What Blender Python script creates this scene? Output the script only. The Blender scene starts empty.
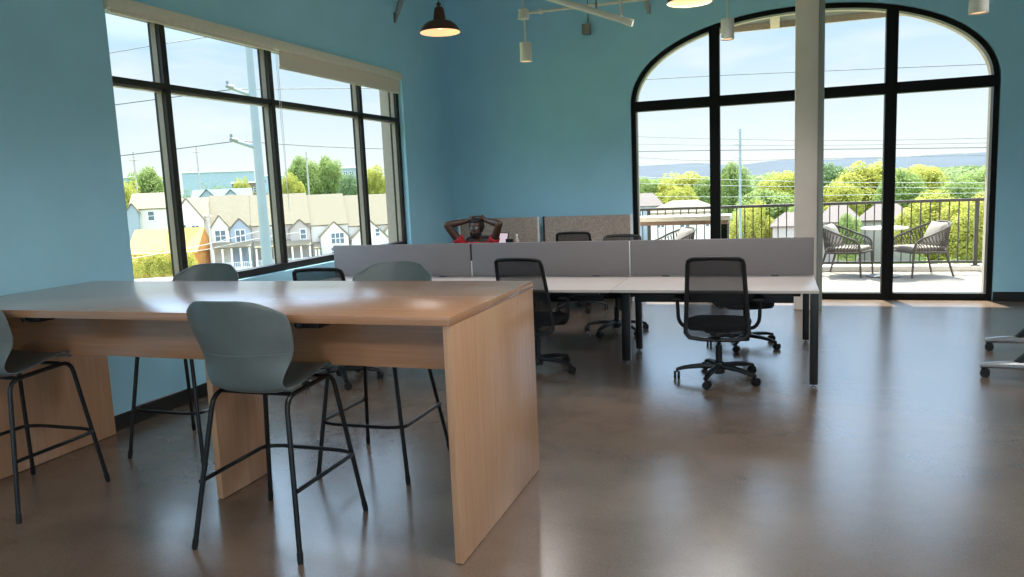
import bpy, bmesh, math, random
from mathutils import Vector, Matrix, Euler, noise
random.seed(7)
C = bpy.context.scene.collection
PI = math.pi
# ------------------------------------------------------------------ camera
EYE = Vector((0, 0, 1.56))
FOC = 768.975
ROT = ((0.9459, 0.0028, -0.3245), (0.3217, -0.1396, 0.9365), (-0.0426, -0.9902, -0.1330))
GZ = -10.5            # street level below this upper-storey room


def ray(px, py):
    v = ((px - 512.0), (py - 288.5), FOC)
    return Vector([sum(ROT[i][k] * v[k] for k in range(3)) for i in range(3)])


def at(px, py, dist):
    """World point on a sight line at a horizontal distance."""
    r = ray(px, py)
    return EYE + r * (dist / math.hypot(r.x, r.y))


def azim(px, py=195):
    r = ray(px, py)
    return math.atan2(r.x, r.y)


# ------------------------------------------------------------------ materials
R_ = math.radians


def lin(h):
    h = h.lstrip('#')
    out = []
    for i in (0, 2, 4):
        c = int(h[i:i + 2], 16) / 255
        out.append(c / 12.92 if c <= 0.04045 else ((c + 0.055) / 1.055) ** 2.4)
    return tuple(out) + (1.0,)


def newmat(name):
    m = bpy.data.materials.new(name)
    m.use_nodes = True
    nt = m.node_tree
    return m, nt, nt.nodes['Principled BSDF']


def mat(name, col, rough=0.5, metal=0.0, var=0.06, scale=20.0, bump=0.0, spec=0.5, col2=None, stretch=(1, 1, 1), detail=3.0, sheen=0.0):
    """Procedural surface: base colour broken up by noise, optional bump."""
    m, nt, b = newmat(name)
    N, L = nt.nodes, nt.links
    tc = N.new('ShaderNodeTexCoord')
    mp = N.new('ShaderNodeMapping')
    mp.inputs['Scale'].default_value = stretch
    no = N.new('ShaderNodeTexNoise')
    no.inputs['Scale'].default_value = scale
    no.inputs['Detail'].default_value = detail
    L.new(tc.outputs['Object'], mp.inputs['Vector'])
    L.new(mp.outputs['Vector'], no.inputs['Vector'])
    rp = N.new('ShaderNodeValToRGB')
    c = lin(col)
    if col2:
        d = lin(col2)
    else:
        d = tuple(min(1, x * (1 + 2 * var)) for x in c[:3]) + (1,)
        c = tuple(x * (1 - 2 * var) for x in c[:3]) + (1,)
    rp.color_ramp.elements[0].position = 0.3
    rp.color_ramp.elements[1].position = 0.7
    rp.color_ramp.elements[0].color = c
    rp.color_ramp.elements[1].color = d
    L.new(no.outputs['Fac'], rp.inputs['Fac'])
    L.new(rp.outputs['Color'], b.inputs['Base Color'])
    b.inputs['Roughness'].default_value = rough
    b.inputs['Metallic'].default_value = metal
    b.inputs['Specular IOR Level'].default_value = spec
    if bump:
        bp = N.new('ShaderNodeBump')
        bp.inputs['Strength'].default_value = bump
        bp.inputs['Distance'].default_value = 0.01
        L.new(no.outputs['Fac'], bp.inputs['Height'])
        L.new(bp.outputs['Normal'], b.inputs['Normal'])
    return m


def emit_mat(name, col, strength):
    m, nt, b = newmat(name)
    b.inputs['Base Color'].default_value = lin(col)
    b.inputs['Emission Color'].default_value = lin(col)
    b.inputs['Emission Strength'].default_value = strength
    return m


def wood_mat(name, a, b_, axis):
    m, nt, b = newmat(name)
    N, L = nt.nodes, nt.links
    tc = N.new('ShaderNodeTexCoord')
    mp = N.new('ShaderNodeMapping')
    s = [38, 38, 38]
    s[axis] = 1.3
    mp.inputs['Scale'].default_value = s
    no = N.new('ShaderNodeTexNoise')
    no.inputs['Scale'].default_value = 1.6
    no.inputs['Detail'].default_value = 5
    no.inputs['Distortion'].default_value = 0.7
    n2 = N.new('ShaderNodeTexNoise')
    n2.inputs['Scale'].default_value = 1.1
    rp = N.new('ShaderNodeValToRGB')
    rp.color_ramp.elements[0].position = 0.25
    rp.color_ramp.elements[1].position = 0.75
    rp.color_ramp.elements[0].color = lin(a)
    rp.color_ramp.elements[1].color = lin(b_)
    mx = N.new('ShaderNodeMix')
    mx.data_type = 'FLOAT'
    mx.inputs[0].default_value = 0.3
    L.new(tc.outputs['Object'], mp.inputs['Vector'])
    L.new(mp.outputs['Vector'], no.inputs['Vector'])
    L.new(tc.outputs['Object'], n2.inputs['Vector'])
    L.new(no.outputs['Fac'], mx.inputs[2])
    L.new(n2.outputs['Fac'], mx.inputs[3])
    L.new(mx.outputs[0], rp.inputs['Fac'])
    L.new(rp.outputs['Color'], b.inputs['Base Color'])
    b.inputs['Roughness'].default_value = 0.24
    b.inputs['Specular IOR Level'].default_value = 0.6
    return m


def see_through(name, col, alpha, rough=0.7):
    """A woven mesh or net: part of the light passes straight through."""
    m, nt, b = newmat(name)
    N, L = nt.nodes, nt.links
    b.inputs['Base Color'].default_value = lin(col)
    b.inputs['Roughness'].default_value = rough
    tr = N.new('ShaderNodeBsdfTransparent')
    mx = N.new('ShaderNodeMixShader')
    wv = N.new('ShaderNodeTexNoise')
    wv.inputs['Scale'].default_value = 260
    mr = N.new('ShaderNodeMapRange')
    mr.inputs['To Min'].default_value = alpha - 0.1
    mr.inputs['To Max'].default_value = alpha + 0.1
    L.new(wv.outputs['Fac'], mr.inputs['Value'])
    L.new(mr.outputs['Result'], mx.inputs['Fac'])
    L.new(tr.outputs['BSDF'], mx.inputs[1])
    L.new(b.outputs['BSDF'], mx.inputs[2])
    L.new(mx.outputs['Shader'], N['Material Output'].inputs['Surface'])
    return m


def glass_mat():
    m, nt, b = newmat('window_glass')
    N, L = nt.nodes, nt.links
    N.remove(b)
    tr = N.new('ShaderNodeBsdfTransparent')
    tr.inputs['Color'].default_value = (0.95, 0.975, 0.97, 1)
    gl = N.new('ShaderNodeBsdfGlossy')
    gl.inputs['Roughness'].default_value = 0.02
    ge = N.new('ShaderNodeNewGeometry')
    dt = N.new('ShaderNodeVectorMath')
    dt.operation = 'DOT_PRODUCT'
    L.new(ge.outputs['Normal'], dt.inputs[0])
    L.new(ge.outputs['Incoming'], dt.inputs[1])
    ab = N.new('ShaderNodeMath')
    ab.operation = 'ABSOLUTE'
    L.new(dt.outputs['Value'], ab.inputs[0])
    om = N.new('ShaderNodeMath')
    om.operation = 'SUBTRACT'
    om.inputs[0].default_value = 1.0
    L.new(ab.outputs[0], om.inputs[1])
    pw = N.new('ShaderNodeMath')
    pw.operation = 'POWER'
    pw.inputs[1].default_value = 5
    L.new(om.outputs[0], pw.inputs[0])
    mu = N.new('ShaderNodeMath')
    mu.operation = 'MULTIPLY_ADD'
    mu.inputs[1].default_value = 0.22
    mu.inputs[2].default_value = 0.004
    L.new(pw.outputs[0], mu.inputs[0])
    mx = N.new('ShaderNodeMixShader')
    L.new(mu.outputs[0], mx.inputs['Fac'])
    L.new(tr.outputs['BSDF'], mx.inputs[1])
    L.new(gl.outputs['BSDF'], mx.inputs[2])
    L.new(mx.outputs['Shader'], N['Material Output'].inputs['Surface'])
    return m


def floor_mat():
    m, nt, b = newmat('polished_concrete')
    N, L = nt.nodes, nt.links
    tc = N.new('ShaderNodeTexCoord')
    a = N.new('ShaderNodeTexNoise')
    a.inputs['Scale'].default_value = 1.1
    a.inputs['Detail'].default_value = 8
    a.inputs['Roughness'].default_value = 0.62
    f = N.new('ShaderNodeTexNoise')
    f.inputs['Scale'].default_value = 90
    f.inputs['Detail'].default_value = 3
    for n in (a, f):
        L.new(tc.outputs['Object'], n.inputs['Vector'])
    rp = N.new('ShaderNodeValToRGB')
    rp.color_ramp.elements[0].position = 0.3
    rp.color_ramp.elements[1].position = 0.72
    rp.color_ramp.elements[0].color = lin(FLOOR_A)
    rp.color_ramp.elements[1].color = lin(FLOOR_B)
    mx = N.new('ShaderNodeMix')
    mx.data_type = 'FLOAT'
    mx.inputs[0].default_value = 0.3
    L.new(a.outputs['Fac'], mx.inputs[2])
    L.new(f.outputs['Fac'], mx.inputs[3])
    L.new(mx.outputs[0], rp.inputs['Fac'])
    L.new(rp.outputs['Color'], b.inputs['Base Color'])
    mr = N.new('ShaderNodeMapRange')
    mr.inputs['To Min'].default_value = 0.19
    mr.inputs['To Max'].default_value = 0.29
    L.new(a.outputs['Fac'], mr.inputs['Value'])
    L.new(mr.outputs['Result'], b.inputs['Roughness'])
    b.inputs['Specular IOR Level'].default_value = 1.0
    b.inputs['IOR'].default_value = 1.7
    bp = N.new('ShaderNodeBump')
    bp.inputs['Strength'].default_value = 0.03
    bp.inputs['Distance'].default_value = 0.01
    L.new(f.outputs['Fac'], bp.inputs['Height'])
    L.new(bp.outputs['Normal'], b.inputs['Normal'])
    return m


def fleck_mat(name, a, b_, c_):
    m, nt, b = newmat(name)
    N, L = nt.nodes, nt.links
    tc = N.new('ShaderNodeTexCoord')
    v = N.new('ShaderNodeTexNoise')
    v.inputs['Scale'].default_value = 75
    v.inputs['Detail'].default_value = 2
    rp = N.new('ShaderNodeValToRGB')
    e = rp.color_ramp.elements
    e[0].position, e[0].color = 0.38, lin(a)
    e[1].position, e[1].color = 0.62, lin(c_)
    k = e.new(0.5)
    k.color = lin(b_)
    L.new(tc.outputs['Object'], v.inputs['Vector'])
    L.new(v.outputs['Fac'], rp.inputs['Fac'])
    L.new(rp.outputs['Color'], b.inputs['Base Color'])
    b.inputs['Roughness'].default_value = 0.9
    return m


FLOOR_A, FLOOR_B = '#5c4b40', '#8a7464'
TEAL = '#a6d9ee'
M = dict(
    teal=mat('teal_wall_paint', TEAL, 0.62, var=0.015, scale=3, bump=0.02),
    ceiling=mat('ceiling_white', '#d9d6cf', 0.9, var=0.02),
    black=mat('black_frame_metal', '#0b0a09', 0.5, var=0.05, scale=8, spec=0.2),
    bronze=mat('dark_bronze_frame', '#1f1917', 0.45, var=0.06, scale=8, spec=0.3),
    base=mat('black_rubber_baseboard', '#171614', 0.55),
    tan=mat('tan_exterior_trim', '#cdbfae', 0.8),
    column=mat('column_paint', '#e8d8ca', 0.6, var=0.02, scale=4),
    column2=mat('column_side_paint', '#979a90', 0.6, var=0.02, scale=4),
    blind=mat('beige_blind_box', '#e6dcc8', 0.55, var=0.02),
    shade=mat('beige_roller_fabric', '#e0d2be', 0.85, var=0.03, scale=150),
    wood_x=wood_mat('oak_laminate_along', '#ad7650', '#c69068', 0),
    wood_z=wood_mat('oak_laminate_upright', '#b88663', '#cd9f7b', 2),
    shell=mat('grey_green_plastic', '#6c7472', 0.3, var=0.02, scale=30),
    steel_black=mat('black_powder_coat', '#0d0d0e', 0.38, var=0.1),
    plastic_black=mat('black_plastic', '#121213', 0.5, var=0.1),
    fabric_black=mat('black_seat_fabric', '#191a1c', 0.9, var=0.15, scale=200),
    rubber=mat('black_rubber', '#0c0c0c', 0.6),
    chrome=mat('grey_steel', '#8d9094', 0.25, 1.0),
    alu=mat('satin_aluminium', '#a9abae', 0.3, 0.9),
    net=see_through('chair_back_net', '#17181a', 0.52),
    worktop=mat('pale_laminate', '#cdbfb8', 0.35, var=0.01),
    screen=mat('grey_screen_fabric', '#857d7c', 0.85, var=0.03, scale=150),
    white=mat('white_metal', '#e8e6e2', 0.45, var=0.02),
    glass=glass_mat(),
    dome_in=emit_mat('lamp_inside_white', '#f0c090', 0.72),
    bulb=emit_mat('bulb_glow', '#ffe6c4', 1.5),
    dome_out=mat('bronze_lamp_enamel', '#4a2b1b', 0.4, 0.2, var=0.1),
    pipe=mat('ivory_pipe_paint', '#d8d2c6', 0.5, var=0.02),
    grey_metal=mat('galvanised_metal', '#85878a', 0.45, 0.6),
    fleck=fleck_mat('flecked_panel_fabric', '#9a8779', '#ad9a8c', '#bcab9e'),
    skin=mat('dark_brown_skin', '#442718', 0.5, var=0.06, scale=30),
    hair=mat('black_hair', '#0c0a0a', 0.85, var=0.2, scale=120),
    red=mat('red_cotton', '#a81e28', 0.85, var=0.06, scale=40),
    jeans=mat('dark_blue_denim', '#20283a', 0.9, var=0.1, scale=150),
    eye=mat('eye_white', '#a39c94', 0.2),
    lens=mat('spectacle_lens', '#8fa39d', 0.08),
    deck=mat('pale_concrete_deck', '#877d75', 0.85, var=0.04, scale=3),
    rail=mat('dark_grey_rail', '#4b4644', 0.5, var=0.05),
    rope=mat('grey_rope', '#5a5451', 0.8, var=0.1, scale=90),
    cushion=mat('pale_grey_cushion', '#8f8780', 0.9, var=0.04, scale=120),
    stone=mat('white_stone_top', '#ece6dc', 0.4, var=0.03),
    soffit=mat('soffit_grey', '#77797c', 0.8),
    ltan=mat('tan_soffit_beam', '#cbb8a6', 0.7),
)


def house_mats():
    M['siding_white'] = mat('white_siding', '#c8c2b8', 0.8, var=0.03, scale=1.5, stretch=(0.2, 0.2, 8))
    M['siding_grey'] = mat('blue_grey_siding', '#8f98a3', 0.8, var=0.04, scale=1.5, stretch=(0.2, 0.2, 8))
    M['siding_taupe'] = mat('taupe_siding', '#a39a94', 0.8, var=0.04, scale=1.5, stretch=(0.2, 0.2, 8))
    M['shingle'] = mat('tan_shingles', '#786e5c', 0.9, var=0.07, scale=2.5, stretch=(1, 1, 6))
    M['shingle_grey'] = mat('grey_shingles', '#645855', 0.9, var=0.07, scale=3, stretch=(1, 1, 6))
    M['shingle_blue'] = mat('slate_blue_shingles', '#62737d', 0.9, var=0.06, scale=3)
    M['yellow'] = mat('yellow_roof_sheathing', '#c2a15c', 0.8, var=0.05, scale=0.8)
    M['orange'] = mat('orange_board_sheathing', '#b5783c', 0.8, var=0.08, scale=1.5)
    M['house_glass'] = mat('dark_house_window', '#5a6570', 0.15, var=0.1, scale=2)
    M['white_trim'] = mat('white_house_trim', '#ebe8e4', 0.7)
    M['pale_blue_metal'] = mat('pale_blue_cladding', '#98a6b0', 0.6, var=0.03, scale=1)
    M['brown_brick'] = mat('brown_brickwork', '#7d6a60', 0.85, var=0.08, scale=2)
    M['ground'] = mat('green_ground', '#6d7f3c', 0.95, var=0.2, scale=0.02, detail=8)
    M['asphalt'] = mat('pale_street_paving', '#b0a99f', 0.9, var=0.06, scale=0.3)
    M['hill'] = mat('hazy_blue_hills', '#39424c', 1.0, var=0.08, scale=0.004, detail=6)  # blue-grey of distance haze is put into the base colour
    M['bark'] = mat('brown_bark', '#5c4a3c', 0.95, var=0.1, scale=4)
    M['pole_steel'] = mat('pale_steel_pole', '#8d959b', 0.5, 0.0, var=0.03, scale=1)
    M['pole_wood'] = mat('weathered_pole', '#a79f98', 0.9, var=0.05, scale=2)
    M['wire'] = mat('grey_cable', '#4b4f54', 0.6)
    M['wire_pale'] = mat('pale_cable', '#8f9189', 0.6)


def leaf_mat(name, a, b_):
    m, nt, b = newmat(name)
    N, L = nt.nodes, nt.links
    gi = N.new('ShaderNodeNewGeometry')
    no = N.new('ShaderNodeTexNoise')
    no.inputs['Scale'].default_value = 0.55
    tc = N.new('ShaderNodeTexCoord')
    L.new(tc.outputs['Object'], no.inputs['Vector'])
    ad = N.new('ShaderNodeMath')
    ad.operation = 'MULTIPLY_ADD'
    ad.inputs[1].default_value = 0.45
    L.new(gi.outputs['Random Per Island'], ad.inputs[0])
    sb = N.new('ShaderNodeMath')
    sb.operation = 'SUBTRACT'
    sb.inputs[1].default_value = 0.22
    L.new(no.outputs['Fac'], sb.inputs[0])
    L.new(sb.outputs[0], ad.inputs[2])
    rp = N.new('ShaderNodeValToRGB')
    rp.color_ramp.elements[0].position = 0.25
    rp.color_ramp.elements[1].position = 0.75
    rp.color_ramp.elements[0].color = lin(a)
    rp.color_ramp.elements[1].color = lin(b_)
    L.new(ad.outputs[0], rp.inputs['Fac'])
    L.new(rp.outputs['Color'], b.inputs['Base Color'])
    b.inputs['Roughness'].default_value = 0.7
    b.inputs['Specular IOR Level'].default_value = 0.2
    tl = N.new('ShaderNodeBsdfTranslucent')
    L.new(rp.outputs['Color'], tl.inputs['Color'])
    mx = N.new('ShaderNodeMixShader')
    mx.inputs['Fac'].default_value = 0.4
    L.new(b.outputs['BSDF'], mx.inputs[1])
    L.new(tl.outputs['BSDF'], mx.inputs[2])
    L.new(mx.outputs['Shader'], N['Material Output'].inputs['Surface'])
    return m


house_mats()
for nm in ('wood_x',):
    p_ = M[nm].node_tree.nodes['Principled BSDF']
    p_.inputs['Coat Weight'].default_value = 0.7
    p_.inputs['Coat Roughness'].default_value = 0.24
    p_.inputs['Coat IOR'].default_value = 1.65
M['leaf_green'] = leaf_mat('leaves_green', '#768a4c', '#a3b069')
M['leaf_yellow'] = leaf_mat('leaves_yellow_green', '#9a9c48', '#c4be60')
M['leaf_dark'] = leaf_mat('leaves_mid_green', '#657a50', '#889c6c')
M['leaf_woods'] = leaf_mat('leaves_of_the_woods', '#72855a', '#9ca671')
M['floor'] = floor_mat()


# ------------------------------------------------------------------ mesh builder
class MB:
    def __init__(self):
        self.bm = bmesh.new()

    def box(self, lo, hi, bev=0.0, rot=None, pivot=None, seg=2):
        lo, hi = Vector(lo), Vector(hi)
        c = (lo + hi) / 2
        s = hi - lo
        ret = bmesh.ops.create_cube(self.bm, size=1)
        vs = ret['verts']
        for v in vs:
            v.co = Vector((v.co.x * s.x, v.co.y * s.y, v.co.z * s.z)) + c
        if bev > 0:
            es = {e for v in vs for e in v.link_edges}
            r = bmesh.ops.bevel(self.bm, geom=list(es), offset=min(bev, min(s) * 0.49), segments=seg, affect='EDGES', profile=0.5)
            vs = list({v for f in r['faces'] for v in f.verts} | {v for v in vs if v.is_valid})
        if rot is not None:
            p = Vector(pivot) if pivot is not None else c
            R = rot.to_matrix() if isinstance(rot, Euler) else rot
            for v in vs:
                v.co = R @ (v.co - p) + p
        return self

    def tube(self, pts, r, seg=8, cap=True, closed=False, flat=None):
        pts = [Vector(p) for p in pts]
        n = len(pts)
        rs = r if isinstance(r, (list, tuple)) else [r] * n
        rings = []
        up = None
        for i, p in enumerate(pts):
            if closed:
                t = (pts[(i + 1) % n] - pts[i - 1]).normalized()
            else:
                t = (pts[min(i + 1, n - 1)] - pts[max(i - 1, 0)]).normalized()
            if up is None:
                a = Vector((0, 0, 1)) if abs(t.z) < 0.9 else Vector((1, 0, 0))
                up = (a - t * a.dot(t)).normalized()
            else:
                up = up - t * up.dot(t)
                up = up.normalized() if up.length > 1e-6 else t.orthogonal().normalized()
            side = t.cross(up)
            fx, fy = flat if flat else (1, 1)
            rings.append([self.bm.verts.new(p + (up * math.cos(a) * fx + side * math.sin(a) * fy) * rs[i]) for a in [2 * PI * k / seg for k in range(seg)]])
        m = n if closed else n - 1
        for i in range(m):
            A, B = rings[i], rings[(i + 1) % n]
            for k in range(seg):
                self.bm.faces.new((A[k], A[(k + 1) % seg], B[(k + 1) % seg], B[k]))
        if cap and not closed:
            self.bm.faces.new(rings[0][::-1])
            self.bm.faces.new(rings[-1])
        return self

    def lathe(self, prof, seg=24, c=(0, 0, 0), cap=True):
        c = Vector(c)
        rings = [[self.bm.verts.new(c + Vector((r * math.cos(2 * PI * k / seg), r * math.sin(2 * PI * k / seg), z))) for k in range(seg)] for r, z in prof]
        for A, B in zip(rings, rings[1:]):
            for k in range(seg):
                self.bm.faces.new((A[k], A[(k + 1) % seg], B[(k + 1) % seg], B[k]))
        if cap:
            self.bm.faces.new(rings[0][::-1])
            self.bm.faces.new(rings[-1])
        return self

    def prism(self, poly, y0, y1):
        """poly in x,z extruded along y."""
        A = [self.bm.verts.new((x, y0, z)) for x, z in poly]
        B = [self.bm.verts.new((x, y1, z)) for x, z in poly]
        n = len(poly)
        self.bm.faces.new(A)
        self.bm.faces.new(B[::-1])
        for i in range(n):
            self.bm.faces.new((A[i], B[i], B[(i + 1) % n], A[(i + 1) % n]))
        return self

    def poly(self, vs, th=0.0):
        """A flat polygon given thickness along its normal."""
        vs = [Vector(v) for v in vs]
        nrm = (vs[1] - vs[0]).cross(vs[2] - vs[0]).normalized()
        A = [self.bm.verts.new(v) for v in vs]
        B = [self.bm.verts.new(v - nrm * th) for v in vs]
        n = len(vs)
        self.bm.faces.new(A)
        self.bm.faces.new(B[::-1])
        for i in range(n):
            self.bm.faces.new((A[i], B[i], B[(i + 1) % n], A[(i + 1) % n]))
        return self

    def grid(self, P):
        V = [[self.bm.verts.new(p) for p in row] for row in P]
        for i in range(len(V) - 1):
            for j in range(len(V[0]) - 1):
                self.bm.faces.new((V[i][j], V[i][j + 1], V[i + 1][j + 1], V[i + 1][j]))
        return self

    def ball(self, c, r, sub=2, s=(1, 1, 1)):
        ret = bmesh.ops.create_icosphere(self.bm, subdivisions=sub, radius=r)
        for v in ret['verts']:
            v.co = Vector((v.co.x * s[0], v.co.y * s[1], v.co.z * s[2])) + Vector(c)
        return self

    def build(self, name, m, parent=None, smooth=True, angle=35, loc=None):
        bm = self.bm
        bmesh.ops.recalc_face_normals(bm, faces=bm.faces[:])
        me = bpy.data.meshes.new(name)
        bm.to_mesh(me)
        bm.free()
        me.materials.append(M[m] if isinstance(m, str) else m)
        if smooth:
            me.polygons.foreach_set('use_smooth', [True] * len(me.polygons))
            try:
                me.set_sharp_from_angle(angle=math.radians(angle))
            except Exception:
                pass
        o = bpy.data.objects.new(name, me)
        C.objects.link(o)
        if parent is not None:
            o.parent = parent
        if loc is not None:
            o.location = loc
        return o


def tag(o, label, cat, group=None, kind=None):
    o['label'] = label
    o['category'] = cat
    if group:
        o['group'] = group
    if kind:
        o['kind'] = kind
    return o


def thing(name, label, cat, loc=(0, 0, 0), rz=0.0, group=None):
    o = bpy.data.objects.new(name, None)
    o.empty_display_size = 0.1
    C.objects.link(o)
    o.location = loc
    o.rotation_euler = (0, 0, rz)
    return tag(o, label, cat, group)


def struct(o):
    o['kind'] = 'structure'
    return o


def copy_tree(o, parent=None):
    c = o.copy()
    C.objects.link(c)
    if parent is not None:
        c.parent = parent
    for ch in list(o.children):
        copy_tree(ch, c)
    return c


def dup(o, loc, rz, label, group=None):
    c = copy_tree(o)
    c.location = loc
    c.rotation_euler = (0, 0, rz)
    c['label'] = label
    if group:
        c['group'] = group
    return c


def smooth_pts(pts, n=4):
    """Catmull-Rom through the given points."""
    P = [Vector(p) for p in pts]
    P = [P[0] * 2 - P[1]] + P + [P[-1] * 2 - P[-2]]
    out = []
    for i in range(1, len(P) - 2):
        for k in range(n):
            t = k / n
            a, b, c, d = P[i - 1], P[i], P[i + 1], P[i + 2]
            out.append(0.5 * ((2 * b) + (c - a) * t + (2 * a - 5 * b + 4 * c - d) * t * t + (3 * b - a - 3 * c + d) * t ** 3))
    out.append(P[-2])
    return out


def fillet(pts, r, n=4):
    """Polyline with rounded corners."""
    P = [Vector(p) for p in pts]
    out = [P[0]]
    for i in range(1, len(P) - 1):
        a, b, c = P[i - 1], P[i], P[i + 1]
        u, w = (a - b), (c - b)
        d = min(r, u.length * 0.45, w.length * 0.45)
        p, q = b + u.normalized() * d, b + w.normalized() * d
        for k in range(n + 1):
            t = k / n
            out.append((1 - t) ** 2 * p + 2 * t * (1 - t) * b + t * t * q)
    out.append(P[-1])
    return out

# ================================================================== ROOM
XL, XR, YB, YF, ZC = -4.30, 6.4, 10.10, -4.2, 4.75
TH = 0.38
b = MB()
b.box((XL - TH, YF - TH, -0.25), (XR + TH, YB + 0.32, 0))
struct(b.build('floor', 'floor', smooth=False))
b = MB()
b.box((XL - TH, YF - TH, ZC), (XR + TH, YB + TH, ZC + 0.2))
struct(b.build('ceiling', 'ceiling', smooth=False))


def holed_wall(name, axis, plane, out, a0, a1, z1, hole):
    """A wall with one rectangular opening; axis is the direction it runs in."""
    h0, h1, k0, k1 = hole
    b = MB()

    def bx(p0, p1, q0, q1):
        if axis == 'y':
            b.box((min(plane, plane + out), p0, q0), (max(plane, plane + out), p1, q1))
        else:
            b.box((p0, min(plane, plane + out), q0), (p1, max(plane, plane + out), q1))
    bx(a0, h0, 0, z1)
    bx(h1, a1, 0, z1)
    bx(h0, h1, 0, k0)
    bx(h0, h1, k1, z1)
    return struct(b.build(name, 'teal', smooth=False))


WY0, WY1, WZ0, WZ1 = 4.25, 8.66, 0.86, 2.94
holed_wall('wall_left', 'y', XL, -0.185, YF - TH, YB + TH, ZC, (WY0, WY1, WZ0, WZ1))
o = holed_wall('trim_5', 'y', XL - 0.1855, -0.13, YF - TH, YB + TH, ZC, (WY0, WY1, WZ0, WZ1))
o.data.materials[0] = mat('taupe_exterior_render', '#9b8f84', 0.8, var=0.03)
RY0, RY1, RZ0, RZ1 = -3.4, 3.6, 0.9, 3.3
holed_wall('wall_right', 'y', XR, TH, YF - TH, YB + TH, ZC, (RY0, RY1, RZ0, RZ1))
FX0, FX1 = -2.6, 4.8
holed_wall('wall_front', 'x', YF, -TH, XL, XR, ZC, (FX0, FX1, 0.9, 3.3))

# back wall with the arched opening
AC, AHW, ASP, ATOP = 0.295, 2.075, 2.50, 3.53


def arch_pts(grow=0.0, n=40, z0=0.0):
    hw, rise = AHW + grow, ATOP - ASP + grow
    pts = [(AC - hw, z0)]
    for i in range(n + 1):
        t = PI - PI * i / n
        cx_, sx_ = math.cos(t), math.sin(t)
        e = 2 / 2.15
        x = AC + hw * math.copysign(abs(cx_) ** e, cx_)
        z = ASP + rise * abs(sx_) ** e
        pts.append((x, z))
    pts.append((AC + hw, z0))
    return pts


def arched_slab(name, m, y0, y1, pts, x0, x1, z1):
    b = MB()
    bm = b.bm
    rows = []
    for y in (y0, y1):
        inner = [bm.verts.new((x, y, z)) for x, z in pts]
        outer = []
        for i, (x, z) in enumerate(pts):
            if i == 0:
                outer.append(bm.verts.new((x0, y, 0)))
            elif i == 1:
                outer.append(bm.verts.new((x0, y, z1)))
            elif i == len(pts) - 2:
                outer.append(bm.verts.new((x1, y, z1)))
            elif i == len(pts) - 1:
                outer.append(bm.verts.new((x1, y, 0)))
            else:
                t = (i - 1) / (len(pts) - 3)
                outer.append(bm.verts.new((x0 + (x1 - x0) * t, y, z1)))
        rows.append((inner, outer))
    n = len(pts)
    for inner, outer in rows:
        for i in range(n - 1):
            bm.faces.new((inner[i], inner[i + 1], outer[i + 1], outer[i]))
    for k in (0, 1):
        A, B = rows[0][k], rows[1][k]
        for i in range(n - 1):
            bm.faces.new((A[i], A[i + 1], B[i + 1], B[i]))
    return b.build(name, m, smooth=False)


struct(arched_slab('wall_back', 'teal', YB, YB + 0.2, arch_pts(), XL - 0.001, XR + TH, ZC))
struct(arched_slab('trim_1', 'tan', YB + 0.201, YB + TH, arch_pts(-0.035), XL - TH, XR + TH, ZC + 0.2))

# baseboards
for nm, lo, hi in (('baseboard_left', (XL, YF, 0), (XL + 0.014, YB, 0.105)),
                   ('baseboard_right', (XR - 0.014, YF, 0), (XR, YB, 0.105))):
    b = MB()
    b.box(lo, hi, 0.003)
    struct(b.build(nm, 'base', smooth=False))
b = MB()
b.box((XL + 0.014, YB - 0.014, 0), (AC - AHW, YB, 0.105), 0.003)
b.box((AC + AHW, YB - 0.014, 0), (XR - 0.014, YB, 0.105), 0.003)
struct(b.build('baseboard_back', 'base', smooth=False))

# ------------------------------------------------------------------ left window
w1 = thing('window_1', 'wide bronze framed window in the left teal wall', 'window')
w1['kind'] = 'structure'
FX = XL - 0.06         # room face of the frame
b = MB()
d0, d1 = FX - 0.11, FX
ZT0, ZT1 = 2.386, 2.432
b.box((d0, WY0, WZ0 + 0.003), (d1, WY1, WZ0 + 0.066), 0.004)
b.box((d0, WY0, WZ1 - 0.06), (d1, WY1, WZ1), 0.004)
b.box((d0, WY0, WZ0), (d1, WY0 + 0.055, WZ1), 0.004)
b.box((d0, WY1 - 0.055, WZ0), (d1, WY1, WZ1), 0.004)
MY = (4.80, 6.105, 7.715)
for y in MY:
    b.box((d0, y, WZ0 + 0.06), (d1 + 0.002, y + 0.055, WZ1 - 0.06), 0.004)
b.box((d0, WY0 + 0.05, ZT0), (d1 - 0.003, WY1 - 0.05, ZT1), 0.004)
b.build('window_frame', 'bronze', w1, smooth=False)
b = MB()   # lighter glazing stops seen on the sides of the bars
for y in MY:
    b.box((d0 + 0.03, y - 0.006, WZ0 + 0.06), (d0 + 0.075, y + 0.061, WZ1 - 0.06))
b.box((d0 + 0.03, WY1 - 0.062, WZ0 + 0.06), (d0 + 0.075, WY1 - 0.05, WZ1 - 0.06))
b.box((d0 + 0.02, WY0 + 0.05, ZT0 - 0.016), (d0 + 0.08, WY1 - 0.05, ZT0 + 0.005))
b.build('glazing_stop', mat('taupe_glazing_stop', '#8d8177', 0.5, var=0.03), w1, smooth=False)
ys = [WY0 + 0.055] + [v for y in MY for v in (y, y + 0.055)] + [WY1 - 0.055]
for i in range(0, len(ys), 2):
    for z0, z1 in ((WZ0 + 0.066, ZT0), (ZT1, WZ1 - 0.06)):
        b = MB()
        b.box((d0 + 0.045, ys[i] - 0.004, z0 - 0.004), (d0 + 0.051, ys[i + 1] + 0.004, z1 + 0.004))
        b.build('window_pane', 'glass', w1, smooth=False)

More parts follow.
